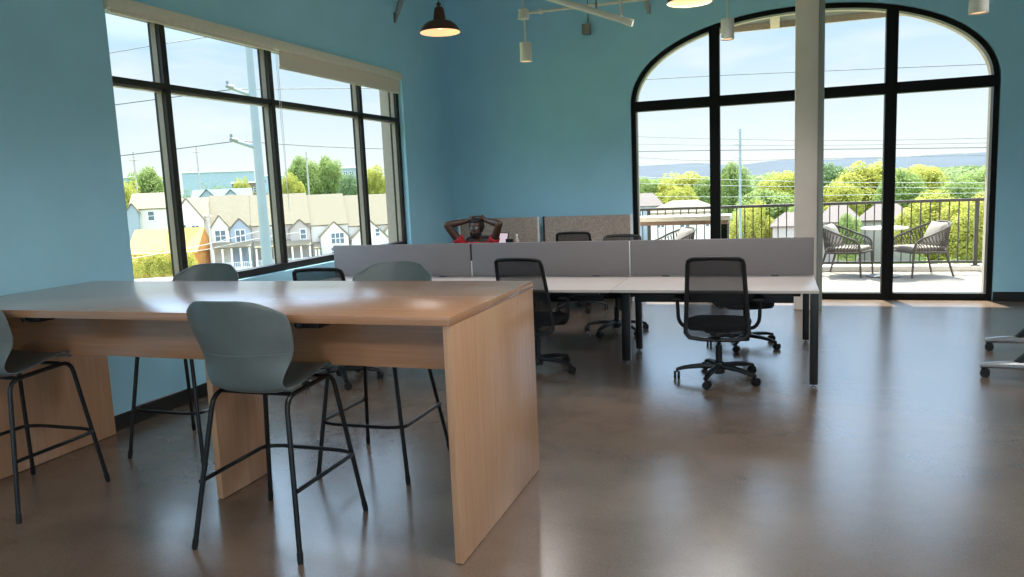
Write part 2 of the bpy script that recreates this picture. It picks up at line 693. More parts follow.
# roller blind: one cassette, two shades
bl = thing('roller_blind', 'long beige roller blind box above the left window, its far shade pulled slightly down', 'blind', (XL, 6.45, 2.868))
b = MB()
b.box((0.004, -2.215, 0.004), (0.05, 2.118, 0.082), 0.005)
b.build('blind_box', 'blind', bl)
b = MB()
b.box((0.006, -2.21, -0.004), (0.046, 2.113, 0.005), 0.002)
b.build('bottom_strip', mat('cream_edge', '#eadfcb', 0.5), bl)
b = MB()
b.box((0.020, -0.29, -0.145), (0.024, 2.09, 0.02))
b.build('shade', 'shade', bl, smooth=False)
b = MB()
b.box((0.012, -0.29, -0.168), (0.032, 2.09, -0.142), 0.004)
b.build('hem_bar', 'blind', bl)
b = MB()
b.box((0.012, -2.17, -0.028), (0.032, -0.36, 0.0), 0.004)
b.build('hem_bar', 'blind', bl)
for dy in (0.012, -0.012):
    b = MB()
    b.tube([(0.02, -0.325 + dy, 0.0), (0.02, -0.322 + dy, -0.7), (0.02, -0.32, -1.45)], 0.0022, 5)
    b.build('cord', 'white', bl)

# ------------------------------------------------------------------ arch window
w2 = thing('window_2', 'tall black framed arched window wall onto the balcony', 'window')
w2['kind'] = 'structure'
y0, y1 = YB + 0.03, YB + 0.15
outer, inner = arch_pts(-0.004, 48, 0.002), arch_pts(-0.062, 48, 0.002)
b = MB()
bm = b.bm
rings = []
for y in (y0, y1):
    rings.append(([bm.verts.new((x, y, z)) for x, z in outer], [bm.verts.new((x, y, z)) for x, z in inner]))
for i in range(len(outer) - 1):
    for (o_, n_), flip in ((rings[0], 0), (rings[1], 1)):
        bm.faces.new((o_[i], o_[i + 1], n_[i + 1], n_[i]))
    for k in (0, 1):
        A, B = rings[0][k], rings[1][k]
        bm.faces.new((A[i], A[i + 1], B[i + 1], B[i]))
b.box((AC - AHW + 0.03, y0, 0.002), (AC + AHW - 0.03, y1, 0.078), 0.004)
b.build('arch_frame', 'black', w2, smooth=False)
VX = (-0.795, 0.295, 1.266)


def arch_z(x, grow=-0.06):
    hw, rise = AHW + grow, ATOP - ASP + grow
    a = min(1, abs(x - AC) / hw)
    return ASP + rise * (1 - a ** 2.15) ** (1 / 2.15)


VM = ((-0.793, -0.667), (0.235, 0.36), (1.203, 1.33))
for xa, xb in VM:
    b = MB()
    b.box((xa, y0 - 0.004, 0.07), (xb, y1, min(arch_z(xa), arch_z(xb)) + 0.04), 0.004)
    b.build('mullion', 'black', w2, smooth=False)
b = MB()
b.box((AC - AHW + 0.04, y0 - 0.002, 2.428), (AC + AHW - 0.04, y1, 2.556), 0.004)
b.build('transom', 'black', w2, smooth=False)
xs = [AC - AHW + 0.058, VM[0][0], VM[0][1], VM[1][0], VM[1][1], VM[2][0], VM[2][1], AC + AHW - 0.058]
for i in range(0, 8, 2):
    b = MB()
    b.box((xs[i] - 0.004, YB + 0.09, 0.07), (xs[i + 1] + 0.004, YB + 0.098, 2.432))
    b.build('window_pane', 'glass', w2, smooth=False)
    b = MB()
    n = 14
    xx = [xs[i] + (xs[i + 1] - xs[i]) * k / n for k in range(n + 1)]
    b.prism([(x, 2.55) for x in (xx[0], xx[-1])][:1] + [(xx[-1], 2.55)] + [(x, max(2.551, arch_z(x, -0.055))) for x in reversed(xx)], YB + 0.09, YB + 0.098)
    b.build('window_pane', 'glass', w2, smooth=False)

# windows out of view; the front one is added for more daylight
for nm, lab, ax in (('window_3', 'black framed window in the right teal wall', 'y'), ('window_added', 'added unseen black framed window in the front teal wall, for daylight', 'x')):
    w = thing(nm, lab, 'window')
    w['kind'] = 'structure'
    a0, a1 = (RY0, RY1) if ax == 'y' else (FX0, FX1)
    z0, z1 = 0.9, 3.3

    def P(lo_a, hi_a, lo_z, hi_z, d0, d1):
        if ax == 'y':
            return (XR + d0, lo_a, lo_z), (XR + d1, hi_a, hi_z)
        return (lo_a, YF - d1, lo_z), (hi_a, YF - d0, hi_z)
    b = MB()
    for q in ((a0, a1, z0, z0 + 0.06), (a0, a1, z1 - 0.06, z1), (a0, a0 + 0.06, z0, z1), (a1 - 0.06, a1, z0, z1), (a0, a1, 2.4, 2.45)):
        b.box(*P(*q, 0.06, 0.17))
    for k in range(1, 5):
        a = a0 + (a1 - a0) * k / 5
        b.box(*P(a - 0.03, a + 0.03, z0, z1, 0.06, 0.17))
    b.build('window_frame', 'black', w, smooth=False)
    b = MB()
    b.box(*P(a0 + 0.05, a1 - 0.05, z0 + 0.05, z1 - 0.05, 0.1, 0.106))
    b.build('window_pane', 'glass', w, smooth=False)

# ------------------------------------------------------------------ column
b = MB()
b.box((0.2, 9.3, 0), (0.437, 9.56, ZC), 0.012)
struct(b.build('column', 'column'))
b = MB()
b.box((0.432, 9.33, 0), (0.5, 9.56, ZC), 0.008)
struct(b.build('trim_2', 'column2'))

# vent grille in the back wall, roof braces
vt = thing('wall_vent', 'teal painted wall vent high to the right of the arched window', 'vent', (2.66, YB - 0.004, 3.42))
b = MB()
b.box((-0.17, -0.012, -0.19), (0.17, 0.002, 0.19), 0.004)
b.build('vent_frame', 'teal', vt)
b = MB()
for k in range(9):
    b.box((-0.15, -0.02, -0.16 + k * 0.038), (0.15, -0.008, -0.145 + k * 0.038), 0, Euler((0.5, 0, 0)))
b.build('louvre', 'teal', vt)
for nm, lab, loc, pts in (
        ('roof_brace', 'grey steel roof brace on the left wall near the black dome lamp', (XL, 8.56, 3.53), [(0.012, 0, 0), (0.04, 0.02, 0.12), (0.11, 0.06, 0.35), (0.36, 0.16, 1.2)]),
        ('roof_brace', 'grey steel roof brace on the back wall left of the arched window', (-1.55, YB, 3.62), [(0.03, -0.012, 0), (0.015, -0.04, 0.1), (-0.02, -0.11, 0.35), (-0.12, -0.35, 1.11)])):
    t = thing(nm, lab, 'brace', loc)
    b = MB()
    b.tube(pts, [0.008, 0.034, 0.05, 0.055], 4, flat=(1, 0.45))
    b.build('brace_bar', mat('grey_brace_paint', '#a5a8a8', 0.6), t, smooth=False)
    b = MB()
    if 'left wall' in lab:
        b.box((0.0, -0.02, 0.0), (0.012, 0.02, 0.12), 0.003)
    else:
        b.box((0.01, -0.012, 0.0), (0.05, 0.0, 0.12), 0.003)
    b.build('wall_plate', 'grey_metal', t)
jb = thing('junction_box', 'small grey electrical box high on the back teal wall', 'electrical box', (-2.32, YB, 3.51))
b = MB()
b.box((-0.055, -0.07, -0.065), (0.055, -0.001, 0.065), 0.008)
b.build('box_body', 'grey_metal', jb)
b = MB()
b.box((-0.043, -0.077, -0.052), (0.043, -0.069, 0.052), 0.006)
b.build('cover_plate', mat('dull_cover', '#948877', 0.5), jb)
b = MB()
b.tube([(0.02, -0.02, 0.06), (0.02, -0.02, 1.2)], 0.006, 6)
b.build('conduit', 'grey_metal', jb)

# ------------------------------------------------------------------ lamps
def dome_lamp(loc, label, r, power, group='bronze dome lamps'):
    t = thing('dome_pendant', label, 'ceiling lamp', loc, 0, group)
    b = MB()   # shade
    prof = [(r, 0), (r * 0.975, 0.014), (r * 0.88, 0.045), (r * 0.76, 0.072), (r * 0.58, 0.096), (r * 0.38, 0.108), (r * 0.25, 0.112)]
    b.lathe(prof, 36, cap=False)
    b.build('lamp_shade', 'dome_out', t)
    b = MB()
    b.lathe([(x - 0.006, z - 0.003) for x, z in prof] + [(0.01, 0.106)], 36, cap=False)
    b.build('shade_lining', 'dome_in', t)
    b = MB()
    b.lathe([(0.060, 0.106), (0.056, 0.15), (0.046, 0.21), (0.034, 0.232), (0.012, 0.24)], 24)
    b.build('socket_cap', 'dome_out', t)
    b = MB()
    b.lathe([(0.012, 0.238), (0.022, 0.252), (0.022, 0.266), (0.008, 0.28)], 16)
    b.build('cord_grip', 'dome_out', t)
    b = MB()
    b.tube([(0, 0, 0.275), (0, 0, ZC - loc[2])], 0.004, 6)
    b.build('cord', 'steel_black', t)
    b = MB()
    b.ball((0, 0, 0.062), 0.036, 2)
    b.build('bulb', 'bulb', t)
    ld = bpy.data.lights.new('lamp_light', 'SPOT')
    ld.energy = power
    ld.spot_size = R_(164)
    ld.spot_blend = 0.35
    ld.color = (0.96, 0.98, 1.0)
    ld.shadow_soft_size = 0.185
    lo = bpy.data.objects.new('lamp_light', ld)
    C.objects.link(lo)
    lo.parent = t
    lo.location = (0, 0, -0.012)
    return t


LAMP_W = 38
dome_lamp((-3.04, 7.0, 3.035), 'dark bronze dome pendant lamp hanging near the corner between the two window walls', 0.196, 3)
dome_lamp((-0.655, 6.5, 2.94), 'dark bronze dome pendant lamp hanging before the left part of the arched window', 0.18, 75)
for x, y in ((1.9, 5.6), (-0.8, 2.6), (1.5, 2.4), (3.9, 2.2), (-3.0, -1.2), (-0.8, -1.4), (1.5, -1.4), (3.9, -1.4)):  # unseen extra lamps, added to lift the room's light
    dome_lamp((x, y, 3.0), 'added dome fill lamp out of view, brightening the room', 0.21, 15 if y > 5 else 64)


def cyl_lamp(loc, label, ztop, power):
    t = thing('cylinder_pendant', label, 'ceiling lamp', loc, 0, 'white cylinder lamps')
    b = MB()
    b.lathe([(0.047, 0.012), (0.056, 0), (0.057, 0.004), (0.057, 0.172), (0.052, 0.177), (0.01, 0.18)], 28)
    b.build('lamp_body', 'pipe', t)
    b = MB()
    b.lathe([(0.043, 0.006), (0.044, 0.013)], 24)
    b.build('diffuser', 'dome_in', t)
    b = MB()
    b.tube([(0, 0, 0.175), (0, 0, ztop - loc[2])], 0.008, 8)
    b.build('stem', 'pipe', t)
    ld = bpy.data.lights.new('spot_light', 'SPOT')
    ld.energy = power
    ld.spot_size = 2.5
    ld.shadow_soft_size = 0.05
    ld.spot_blend = 0.6
    ld.color = (1, 0.95, 0.92)
    lo = bpy.data.objects.new('spot_light', ld)
    C.objects.link(lo)
    lo.parent = t
    lo.location = (0, 0, -0.01)
    return t


cyl_lamp((-2.285, 7.3, 2.735), 'white cylinder pendant hanging under the ivory pipe hub', 3.172, 35)
cyl_lamp((-0.41, 7.3, 2.755), 'white cylinder pendant hanging before the left mullion of the arched window', ZC, 22)
cyl_lamp((1.24, 5.9, 2.535), 'white cylinder pendant hanging above the right end of the arch', ZC, 15)

# ivory pipe run over the first cylinder lamp
pr = thing('pipe_run', 'thin ivory conduit leaving a round hub above the white cylinder lamp', 'conduit', (-2.295, 7.3, 3.172))
b = MB()
b.lathe([(0.03, -0.045), (0.052, -0.04), (0.054, 0.0), (0.04, 0.004), (0.04, 0.03), (0.048, 0.034), (0.048, 0.05), (0.02, 0.055)], 24)
b.build('hub', 'pipe', pr)
b = MB()
b.tube([(0.04, 0, 0.012), (0.93, 0, 0.012), (1.6, 0, 0.014)], 0.014, 10)
b.build('conduit', 'pipe', pr)
b = MB()
b.tube([(0.16, 0, 0.012), (0.19, 0, 0.012)], 0.024, 10)
b.build('coupling', 'pipe', pr)
b = MB()
b.tube([(0, 0, 0.05), (0, 0, ZC - 3.172)], 0.007, 8)
b.build('hanger_rod', 'pipe', pr)
pp = thing('capped_pipe', 'thick ivory pipe sloping down to a capped end beside the arched window', 'pipe', (-1.14, 6.5, 2.84))
b = MB()
b.tube([(0, 0, 0), (-0.585, 0.0, 0.235), (-1.6, 0, 0.63)], 0.026, 14)
b.build('pipe', 'pipe', pp)
b = MB()
b.tube([(0.03, 0, -0.011), (-0.03, 0, 0.011)], 0.032, 14)
b.build('end_cap', 'pipe', pp)
b = MB()
b.tube([(-0.07, 0, 0.03), (-0.07, 0, ZC - 2.84)], 0.014, 8)
b.build('hanger_rod', 'pipe', pp)
b = MB()
b.tube([(-0.27, 0, 0.1), (-0.27, 0, ZC - 2.84)], 0.008, 8)
b.build('hanger_rod', 'grey_metal', pp)

# ================================================================== HIGH TABLE
X0, X1, Y0, Y1 = -4.264, -1.228, 2.772, 3.888
ht = thing('high_table', 'long oak bar-height table against the left wall with panel legs', 'table', ((X0 + X1) / 2, (Y0 + Y1) / 2, 0))
ox, oy = (X0 + X1) / 2, (Y0 + Y1) / 2


def L2(b, lo, hi, bev=0.002):
    b.box((lo[0] - ox, lo[1] - oy, lo[2]), (hi[0] - ox, hi[1] - oy, hi[2]), bev)
    return b


L2(MB(), (X0, Y0, 1.013), (X1, Y1, 1.05)).build('tabletop', 'wood_x', ht)
L2(MB(), (X1 - 0.036, Y0 + 0.004, 0.004), (X1 - 0.001, Y1 - 0.004, 1.0125)).build('leg_panel', 'wood_z', ht)
L2(MB(), (X0 + 0.001, Y0 + 0.004, 0.004), (X0 + 0.036, Y1 - 0.004, 1.0125)).build('leg_panel', 'wood_z', ht)
L2(MB(), (-2.757, 3.118, 0.004), (-2.72, 3.525, 0.7495)).build('leg_panel', 'wood_z', ht)
L2(MB(), (X0 + 0.0365, 3.10, 0.75), (X1 - 0.0365, 3.118, 1.0125)).build('apron', 'wood_x', ht)
L2(MB(), (X0 + 0.0365, 3.525, 0.75), (X1 - 0.0365, 3.543, 1.0125)).build('apron', 'wood_x', ht)
for xx in (-3.55, -1.93):
    b = MB()
    L2(b, (xx - 0.065, 2.82, 0.98), (xx + 0.065, 2.92, 1.0125), 0.01)
    pm = b.build('power_module', 'plastic_black', ht)
    b = MB()
    L2(b, (xx - 0.045, 2.812, 0.982), (xx - 0.015, 2.821, 1.005), 0.002)
    b.build('socket_face', 'chrome', pm)
for xx in (X1 - 0.03, X0 + 0.008):
    b = MB()
    L2(b, (xx, Y0 + 0.02, 0), (xx + 0.025, Y1 - 0.02, 0.0045), 0.001)
    b.build('foot_strip', 'rubber', ht)


# ================================================================== BAR STOOL
def make_stool():
    t = thing('bar_stool', '', 'bar stool', (0, 0, 0), 0, 'grey bar stools at the high table')
    # shell: one curved surface from seat lip to top of back
    prof = [(0.235, 0.725, 0.165), (0.222, 0.748, 0.19), (0.17, 0.757, 0.207), (0.06, 0.740, 0.215), (-0.05, 0.716, 0.21), (-0.115, 0.702, 0.2),
            (-0.163, 0.712, 0.19), (-0.196, 0.757, 0.196), (-0.224, 0.83, 0.221), (-0.252, 0.905, 0.245), (-0.277, 0.98, 0.26), (-0.298, 1.05, 0.261), (-0.314, 1.10, 0.249), (-0.321, 1.125, 0.234), (-0.324, 1.138, 0.216)]
    rows = []
    n = 14
    sm = smooth_pts([(p[2], p[0], p[1]) for p in prof], 2)
    for i, q in enumerate(sm):
        hw, y, z = q.x, q.y, q.z
        k = i / (len(sm) - 1)
        back = min(1, max(0, (z - 0.712) / 0.2)) if y < -0.1 else 0
        back = back * back * (3 - 2 * back)
        row = []
        for j in range(n + 1):
            s = -1 + 2 * j / n
            a = abs(s)
            fwd = back * (0.10 * a ** 2.2)
            lift = (1 - back) * 0.022 * a ** 3 if y < 0.2 else 0
            drop = 0.075 * max(0, (k - 0.78) / 0.22) * a ** 5
            row.append(Vector((s * hw, y + fwd, z + lift - drop)))
        rows.append(row)
    b = MB()
    b.grid(rows)
    sh = b.build('shell', 'shell', t, angle=60)
    md = sh.modifiers.new('thickness', 'SOLIDIFY')
    md.thickness = 0.011
    md.offset = 0
    md2 = sh.modifiers.new('round', 'SUBSURF')
    md2.levels = 1
    md2.render_levels = 2
    b = MB()   # seam line across the back
    b.tube([(x, -0.2535 + 0.095 * (abs(x) / 0.238) ** 2.2, 0.89) for x in [-0.228 + 0.456 * k / 16 for k in range(17)]], 0.0034, 6)
    b.build('seam', 'shell', t)
    r = 0.0115
    for sx in (-1, 1):
        mid = Vector((sx * 0.188, 0.02, 0.701))
        for sy in (1, -1):
            yy = 0.20 if sy > 0 else -0.165
            b = MB()
            b.tube(fillet([(sx * 0.276, sy * 0.276, 0.018), (sx * 0.192, yy, 0.712 if sy > 0 else 0.692), mid], 0.06), r, 10)
            lg = b.build('leg', 'steel_black', t)
            b = MB()
            d = (Vector((sx * 0.276, sy * 0.276, 0.018)) - Vector((sx * 0.192, yy, 0.722))).normalized()
            p = Vector((sx * 0.276, sy * 0.276, 0.018))
            b.tube([p - d * 0.03, p - d * 0.002, p + d * 0.0175], [0.0135, 0.0135, 0.012], 10)
            b.build('glide', 'rubber', lg)
    fx = 0.276 - 0.084 * 0.41
    fyf = 0.276 - 0.076 * 0.41 + 0.016
    fyb = -(0.276 - 0.111 * 0.41)
    b = MB()
    b.tube(fillet([(-fx - 0.012, fyb, 0.30), (-fx - 0.016, fyf - 0.02, 0.305), (-fx + 0.07, fyf + 0.008, 0.305), (fx - 0.07, fyf + 0.008, 0.305), (fx + 0.016, fyf - 0.02, 0.305), (fx + 0.012, fyb, 0.30)], 0.05), 0.010, 10)
    b.build('foot_rail', 'steel_black', t)
    for yb_, zb_ in ((-0.1, 0.69), (0.13, 0.716)):
        b = MB()
        b.tube([(-0.19, yb_, zb_), (0.19, yb_, zb_)], 0.01, 8)
        b.build('seat_bar', 'steel_black', t)
    return t


st = make_stool()
st.location = (-2.19, 2.895, 0)
st['label'] = 'grey plastic bar stool in front of the high table, nearest the camera, back towards us'
dup(st, (-3.835, 2.90, 0), 0.02, 'grey plastic bar stool cut by the left edge of the picture')
dup(st, (-3.47, 3.80, 0), PI, 'grey bar stool behind the high table, its back seen before the left window')
dup(st, (-2.13, 3.80, 0), PI, 'grey bar stool behind the high table, its back seen before the grey desk screen')


# ================================================================== TASK CHAIR
def make_task_chair():
    t = thing('task_chair', '', 'office chair', (0, 0, 0), 0, 'black mesh office chairs')
    b = MB()
    b.lathe([(0.03, 0.045), (0.042, 0.05), (0.046, 0.11), (0.036, 0.135), (0.028, 0.14)], 20)
    hub = b.build('hub', 'plastic_black', t)
    for k in range(5):
        a = k * 2 * PI / 5
        c, s = math.cos(a), math.sin(a)
        b = MB()
        pts = smooth_pts([(0.03 * c, 0.03 * s, 0.105), (0.15 * c, 0.15 * s, 0.102), (0.25 * c, 0.25 * s, 0.09), (0.32 * c, 0.32 * s, 0.072)], 3)
        m = len(pts)
        b.tube(pts, [0.031 - 0.013 * i / (m - 1) for i in range(m)], 8, flat=(0.75, 1))
        arm = b.build('star_arm', 'plastic_black', t)
        b = MB()
        px_, py_ = 0.32 * c, 0.32 * s
        tx, ty = -s, c
        b.tube([(px_, py_, 0.078), (px_, py_, 0.05)], 0.008, 8)
        for sd in (-1, 1):
            ax = Vector((c, s, 0))
            off = ax * 0.014 * sd
            b.tube([Vector((px_, py_, 0.03)) + Vector((tx, ty, 0)) * 0.012 + off - ax * 0.009, Vector((px_, py_, 0.03)) + Vector((tx, ty, 0)) * 0.012 + off + ax * 0.009], 0.0298, 16)
        b.build('caster', 'rubber', arm)
    b = MB()
    b.tube([(0, 0, 0.12), (0, 0, 0.27)], 0.025, 16)
    b.tube([(0, 0, 0.26), (0, 0, 0.40)], 0.014, 14)
    b.build('gas_column', 'plastic_black', t)
    b = MB()
    b.box((-0.1, -0.14, 0.385), (0.1, 0.12, 0.43), 0.015)
    mech = b.build('tilt_mechanism', 'plastic_black', t)
    b = MB()
    b.tube([(0.09, 0.04, 0.405), (0.2, 0.045, 0.40), (0.24, 0.045, 0.395)], [0.006, 0.006, 0.01], 8)
    b.build('lever', 'plastic_black', mech)
    # seat cushion
    b = MB()
    rows = []
    for i in range(13):
        v = -1 + 2 * i / 12
        rows.append([])
        for j in range(13):
            u = -1 + 2 * j / 12
            x = 0.245 * u * math.sqrt(max(0, 1 - 0.28 * v * v))
            y = 0.02 + 0.245 * v * math.sqrt(max(0, 1 - 0.28 * u * u))
            rows[-1].append(Vector((x, y, 0.482 - 0.018 * max(abs(u), abs(v)) ** 4 - (0.02 * max(0, v) ** 3))))
    b.grid(rows)
    seat = b.build('seat', 'fabric_black', t, angle=60)
    md = seat.modifiers.new('thickness', 'SOLIDIFY')
    md.thickness = 0.055
    md.offset = -1
    bv = seat.modifiers.new('round', 'BEVEL')
    bv.width = 0.015
    bv.segments = 2

    def back_y(z):
        return -0.235 - 0.04 * math.sin((z - 0.42) / 0.55 * PI * 0.5) - 0.09 * ((z - 0.42) / 0.55) ** 2

    def hw(z):
        return 0.228 - 0.034 * ((z - 0.42) / 0.55)
    loop = []
    for sgn in (1, -1):
        zz = [0.40, 0.5, 0.6, 0.7, 0.8, 0.88, 0.93]
        seq = [(sgn * hw(z), back_y(z) + 0.03, z) for z in zz] + [(sgn * (hw(0.95) - 0.006), back_y(0.958) + 0.025, 0.958), (sgn * (hw(0.96) - 0.03), back_y(0.973) + 0.014, 0.973)]
        loop.append(seq)
    top = [(x, back_y(0.977), 0.977 + 0.003 * (1 - abs(x) / 0.1)) for x in (0.1, 0, -0.1)]
    pts = loop[0] + top + loop[1][::-1]
    bot = [(-0.2, back_y(0.36) + 0.02, 0.365), (-0.1, back_y(0.35) + 0.02, 0.352), (0.1, back_y(0.35) + 0.02, 0.352), (0.2, back_y(0.36) + 0.02, 0.365)]
    b = MB()
    b.tube(pts + bot, 0.0165, 10, closed=True, flat=(1, 0.8))
    bf = b.build('back_frame', 'plastic_black', t)
    b = MB()
    rows = []
    for i in range(14):
        z = 0.375 + (0.972 - 0.375) * i / 13
        h = hw(z) - 0.006
        rows.append([Vector((h * u, back_y(z) + 0.028 * u * u, z)) for u in [-1 + 0.2 * k for k in range(11)]])
    b.grid(rows)
    nt = b.build('mesh_back', 'net', t)
    md = nt.modifiers.new('thickness', 'SOLIDIFY')
    md.thickness = 0.003
    b = MB()
    b.box((-0.05, -0.235, 0.385), (0.05, -0.12, 0.415), 0.012)
    b.tube([(0, -0.21, 0.4), (0, back_y(0.42) - 0.004, 0.37)], 0.026, 10)
    b.build('back_bracket', 'plastic_black', t)
    for sx in (-1, 1):
        b = MB()
        b.tube(fillet([(sx * 0.10, -0.02, 0.412), (sx * 0.262, -0.03, 0.412), (sx * 0.30, -0.04, 0.47), (sx * 0.305, -0.05, 0.63)], 0.06), 0.014, 10, flat=(1, 1.3))
        ar = b.build('armrest', 'plastic_black', t)
        b = MB()
        b.box((sx * 0.295 - 0.036, -0.16, 0.632), (sx * 0.295 + 0.036, 0.10, 0.656), 0.011)
        b.build('arm_pad', 'rubber', ar)
    return t


tc = make_task_chair()
# the star base is turned with the seat: the whole chair keeps one heading
tc.location = (-0.415, 6.02, 0)
tc.rotation_euler = (0, 0, math.radians(-4))
tc['label'] = 'black mesh office chair before the right desk, its whole back turned to us'


def chair_with_base(loc, rz, base, label, src=None):
    c = tc if src is None else copy_tree(tc)
    c.location = loc
    c.rotation_euler = (0, 0, rz)
    for ch in c.children:
        if ch.name.split('.')[0] in ('star_arm', 'hub'):
            ch.rotation_euler = (0, 0, base - rz)
    c['label'] = label
    return c


R_ = math.radians
chair_with_base((-0.415, 6.02, 0), R_(0), R_(40), 'black mesh office chair before the right desk, its whole back turned to us')
chair_with_base((-1.90, 6.08, 0), R_(-6), R_(56), 'black mesh office chair half hidden by the right end of the oak table', 1)
chair_with_base((-3.43, 5.46, 0), R_(10), R_(20), 'black mesh office chair under the left window, only its back top over the oak table', 1)
chair_with_base((-1.56, 7.78, 0), R_(178), R_(30), 'black mesh office chair behind the middle screen, facing us with its back over the screen', 1)
chair_with_base((-0.27, 7.30, -0.0), R_(196), R_(41), 'black mesh office chair tucked in behind the right desk, seen below the worktop', 1).scale = (1, 1, 0.93)
chair_with_base((-2.28, 9.12, 0), R_(4), R_(10), 'black mesh office chair at the flecked panels by the back wall', 1)
chair_with_base((-3.24, 8.02, 0), R_(180), R_(15), 'black mesh office chair the person in red leans back in', 1)


# ================================================================== BENCH DESKS
DX = [0.297, -1.218, -2.716, -4.205]
names = ['right', 'middle', 'left']
for i in range(3):
    xa, xb = DX[i + 1] + 0.003, DX[i] - 0.003
    for row, (ya, yb) in enumerate(((5.852, 6.672), (6.736, 7.56))):
        nm = ('front', 'rear')[row]
        lab = {
            (0, 0): 'pale topped bench desk at the right end of the front row',
            (1, 0): 'pale topped bench desk in the middle of the front row, behind the oak table corner',
            (2, 0): 'pale topped bench desk by the left window, mostly hidden behind the oak table',
            (0, 1): 'pale topped bench desk at the right end, on the far side of the grey screen',
            (1, 1): 'pale topped bench desk in the middle, on the far side of the grey screen',
            (2, 1): 'pale topped bench desk where the person in red sits, beyond the grey screen'}[(i, row)]
        cx_, cy_ = (xa + xb) / 2, (ya + yb) / 2
        d = thing('bench_desk', lab, 'desk', (cx_, cy_, 0), 0, 'bench desks in the double row')
        w, dp = (xb - xa) / 2, (yb - ya) / 2
        b = MB()
        b.box((-w, -dp, 0.697), (w, dp, 0.720), 0.003)
        b.build('worktop', 'worktop', d)
        s = -1 if row == 0 else 1     # outer edge direction
        b = MB()
        b.box((-w + 0.12, s * (dp - 0.16) - 0.02, 0.655), (w - 0.12, s * (dp - 0.16) + 0.02, 0.6965), 0.004)
        b.box((-w + 0.05, -s * (dp - 0.1) - 0.02, 0.655), (w - 0.05, -s * (dp - 0.1) + 0.02, 0.6965), 0.004)
        b.build('beam', 'steel_black', d)
        b = MB()
        yy = -s * (dp - 0.26)
        b.box((-w + 0.1, yy - 0.07, 0.55), (w - 0.16, yy + 0.07, 0.554))
        b.box((-w + 0.1, yy - 0.07, 0.55), (w - 0.16, yy - 0.066, 0.69))
        b.box((-w + 0.1, yy + 0.066, 0.55), (w - 0.16, yy + 0.07, 0.69))
        b.build('cable_tray', 'steel_black', d, smooth=False)

        def leg(x, y, h=0.028):
            b = MB()
            b.box((x - h, y - 0.028, 0.022), (x + h, y + 0.028, 0.6965), 0.004)
            lg = b.build('leg', 'steel_black', d)
            b = MB()
            b.lathe([(0.02, 0.0), (0.02, 0.008), (0.008, 0.01), (0.008, 0.024)], 14, (x, y, 0))
            b.build('glide', 'chrome', lg)
        if i == 0:
            leg(w - 0.03, s * (dp - 0.045))
        if i == 2:
            leg(-w + 0.03, s * (dp - 0.045))
        if i < 2:
            leg(-w + (0.002 if row == 0 else 0.03), -s * (dp - 0.22) if row == 0 else -s * (dp - 0.2), 0.037 if row == 0 else 0.028)
        if i > 0 and False:
            leg(w - 0.03, -s * (dp - 0.25))
sl = ['grey fabric desk screen at the right end of the row', 'grey fabric desk screen in the middle of the row', 'grey fabric desk screen beside the left window']
for i in range(3):
    xa, xb = DX[i + 1] + 0.012, DX[i] - 0.004
    w = (xb - xa) / 2
    d = thing('desk_screen', sl[i], 'desk screen', ((xa + xb) / 2, 6.704, 0.7205), 0, 'grey desk screens')
    b = MB()
    b.box((-w, -0.0145, 0.006), (w, 0.0145, 0.3165), 0.006)
    b.build('screen_panel', 'screen', d)
    for x in (-w + 0.3, w - 0.3):
        b = MB()
        b.box((x - 0.03, -0.01, 0.0), (x + 0.03, 0.085, 0.006), 0.002)
        b.box((x - 0.03, 0.008, 0.0), (x + 0.03, 0.02, 0.05), 0.002)
        b.build('bracket', 'steel_black', d)
    if i < 2:
        b = MB()
        b.box((-w - 0.013, -0.012, 0.006), (-w - 0.003, 0.012, 0.15), 0.002)
        b.build('joint_strip', 'white', d)
        b = MB()
        b.box((-w - 0.013, -0.012, 0.151), (-w - 0.003, 0.012, 0.312), 0.002)
        b.build('joint_strip', 'white' if i == 0 else 'plastic_black', d)

# rear wall desks
for i, (xa, xb, lab, slab) in enumerate(((-4.15, -2.985, 'pale desk by the back wall holding the open laptop', 'tan flecked fabric panel beside the person in red'),
                                         (-2.935, -1.745, 'pale desk by the back wall next to the arched window', 'tan flecked fabric panel by the arched window'))):
    cx_, w = (xa + xb) / 2, (xb - xa) / 2
    d = thing('wall_desk', lab, 'desk', (cx_, 9.45, 0), 0, 'desks along the back wall')
    b = MB()
    b.box((-w, -0.35, 0.697), (w, 0.35, 0.72), 0.003)
    b.build('worktop', 'worktop', d)
    for sx in (-1, 1):
        for sy in (-1, 1):
            b = MB()
            b.box((sx * (w - 0.05) - 0.025, sy * 0.3 - 0.025, 0), (sx * (w - 0.05) + 0.025, sy * 0.3 + 0.025, 0.6965), 0.004)
            b.build('leg', 'steel_black', d)
    b = MB()
    b.box((-w + 0.06, 0.27, 0.2), (w - 0.06, 0.29, 0.6965), 0.002)
    b.build('modesty_panel', 'plastic_black', d)
    p = thing('fabric_panel', slab, 'desk screen', (cx_, 9.86, 0), 0, 'tan panels along the back wall')
    b = MB()
    b.box((-w + 0.025, -0.03, 0.55), (w - 0.025, 0.03, 1.125), 0.008)
    b.build('panel_board', 'fleck', p)
    for sx in (-1, 1):
        b = MB()
        b.box((sx * (w - 0.012) - 0.012, -0.033, 0.0), (sx * (w - 0.012) + 0.012, 0.033, 1.13), 0.003)
        b.build('end_post', 'plastic_black' if i == 1 and sx < 0 else 'white', p)

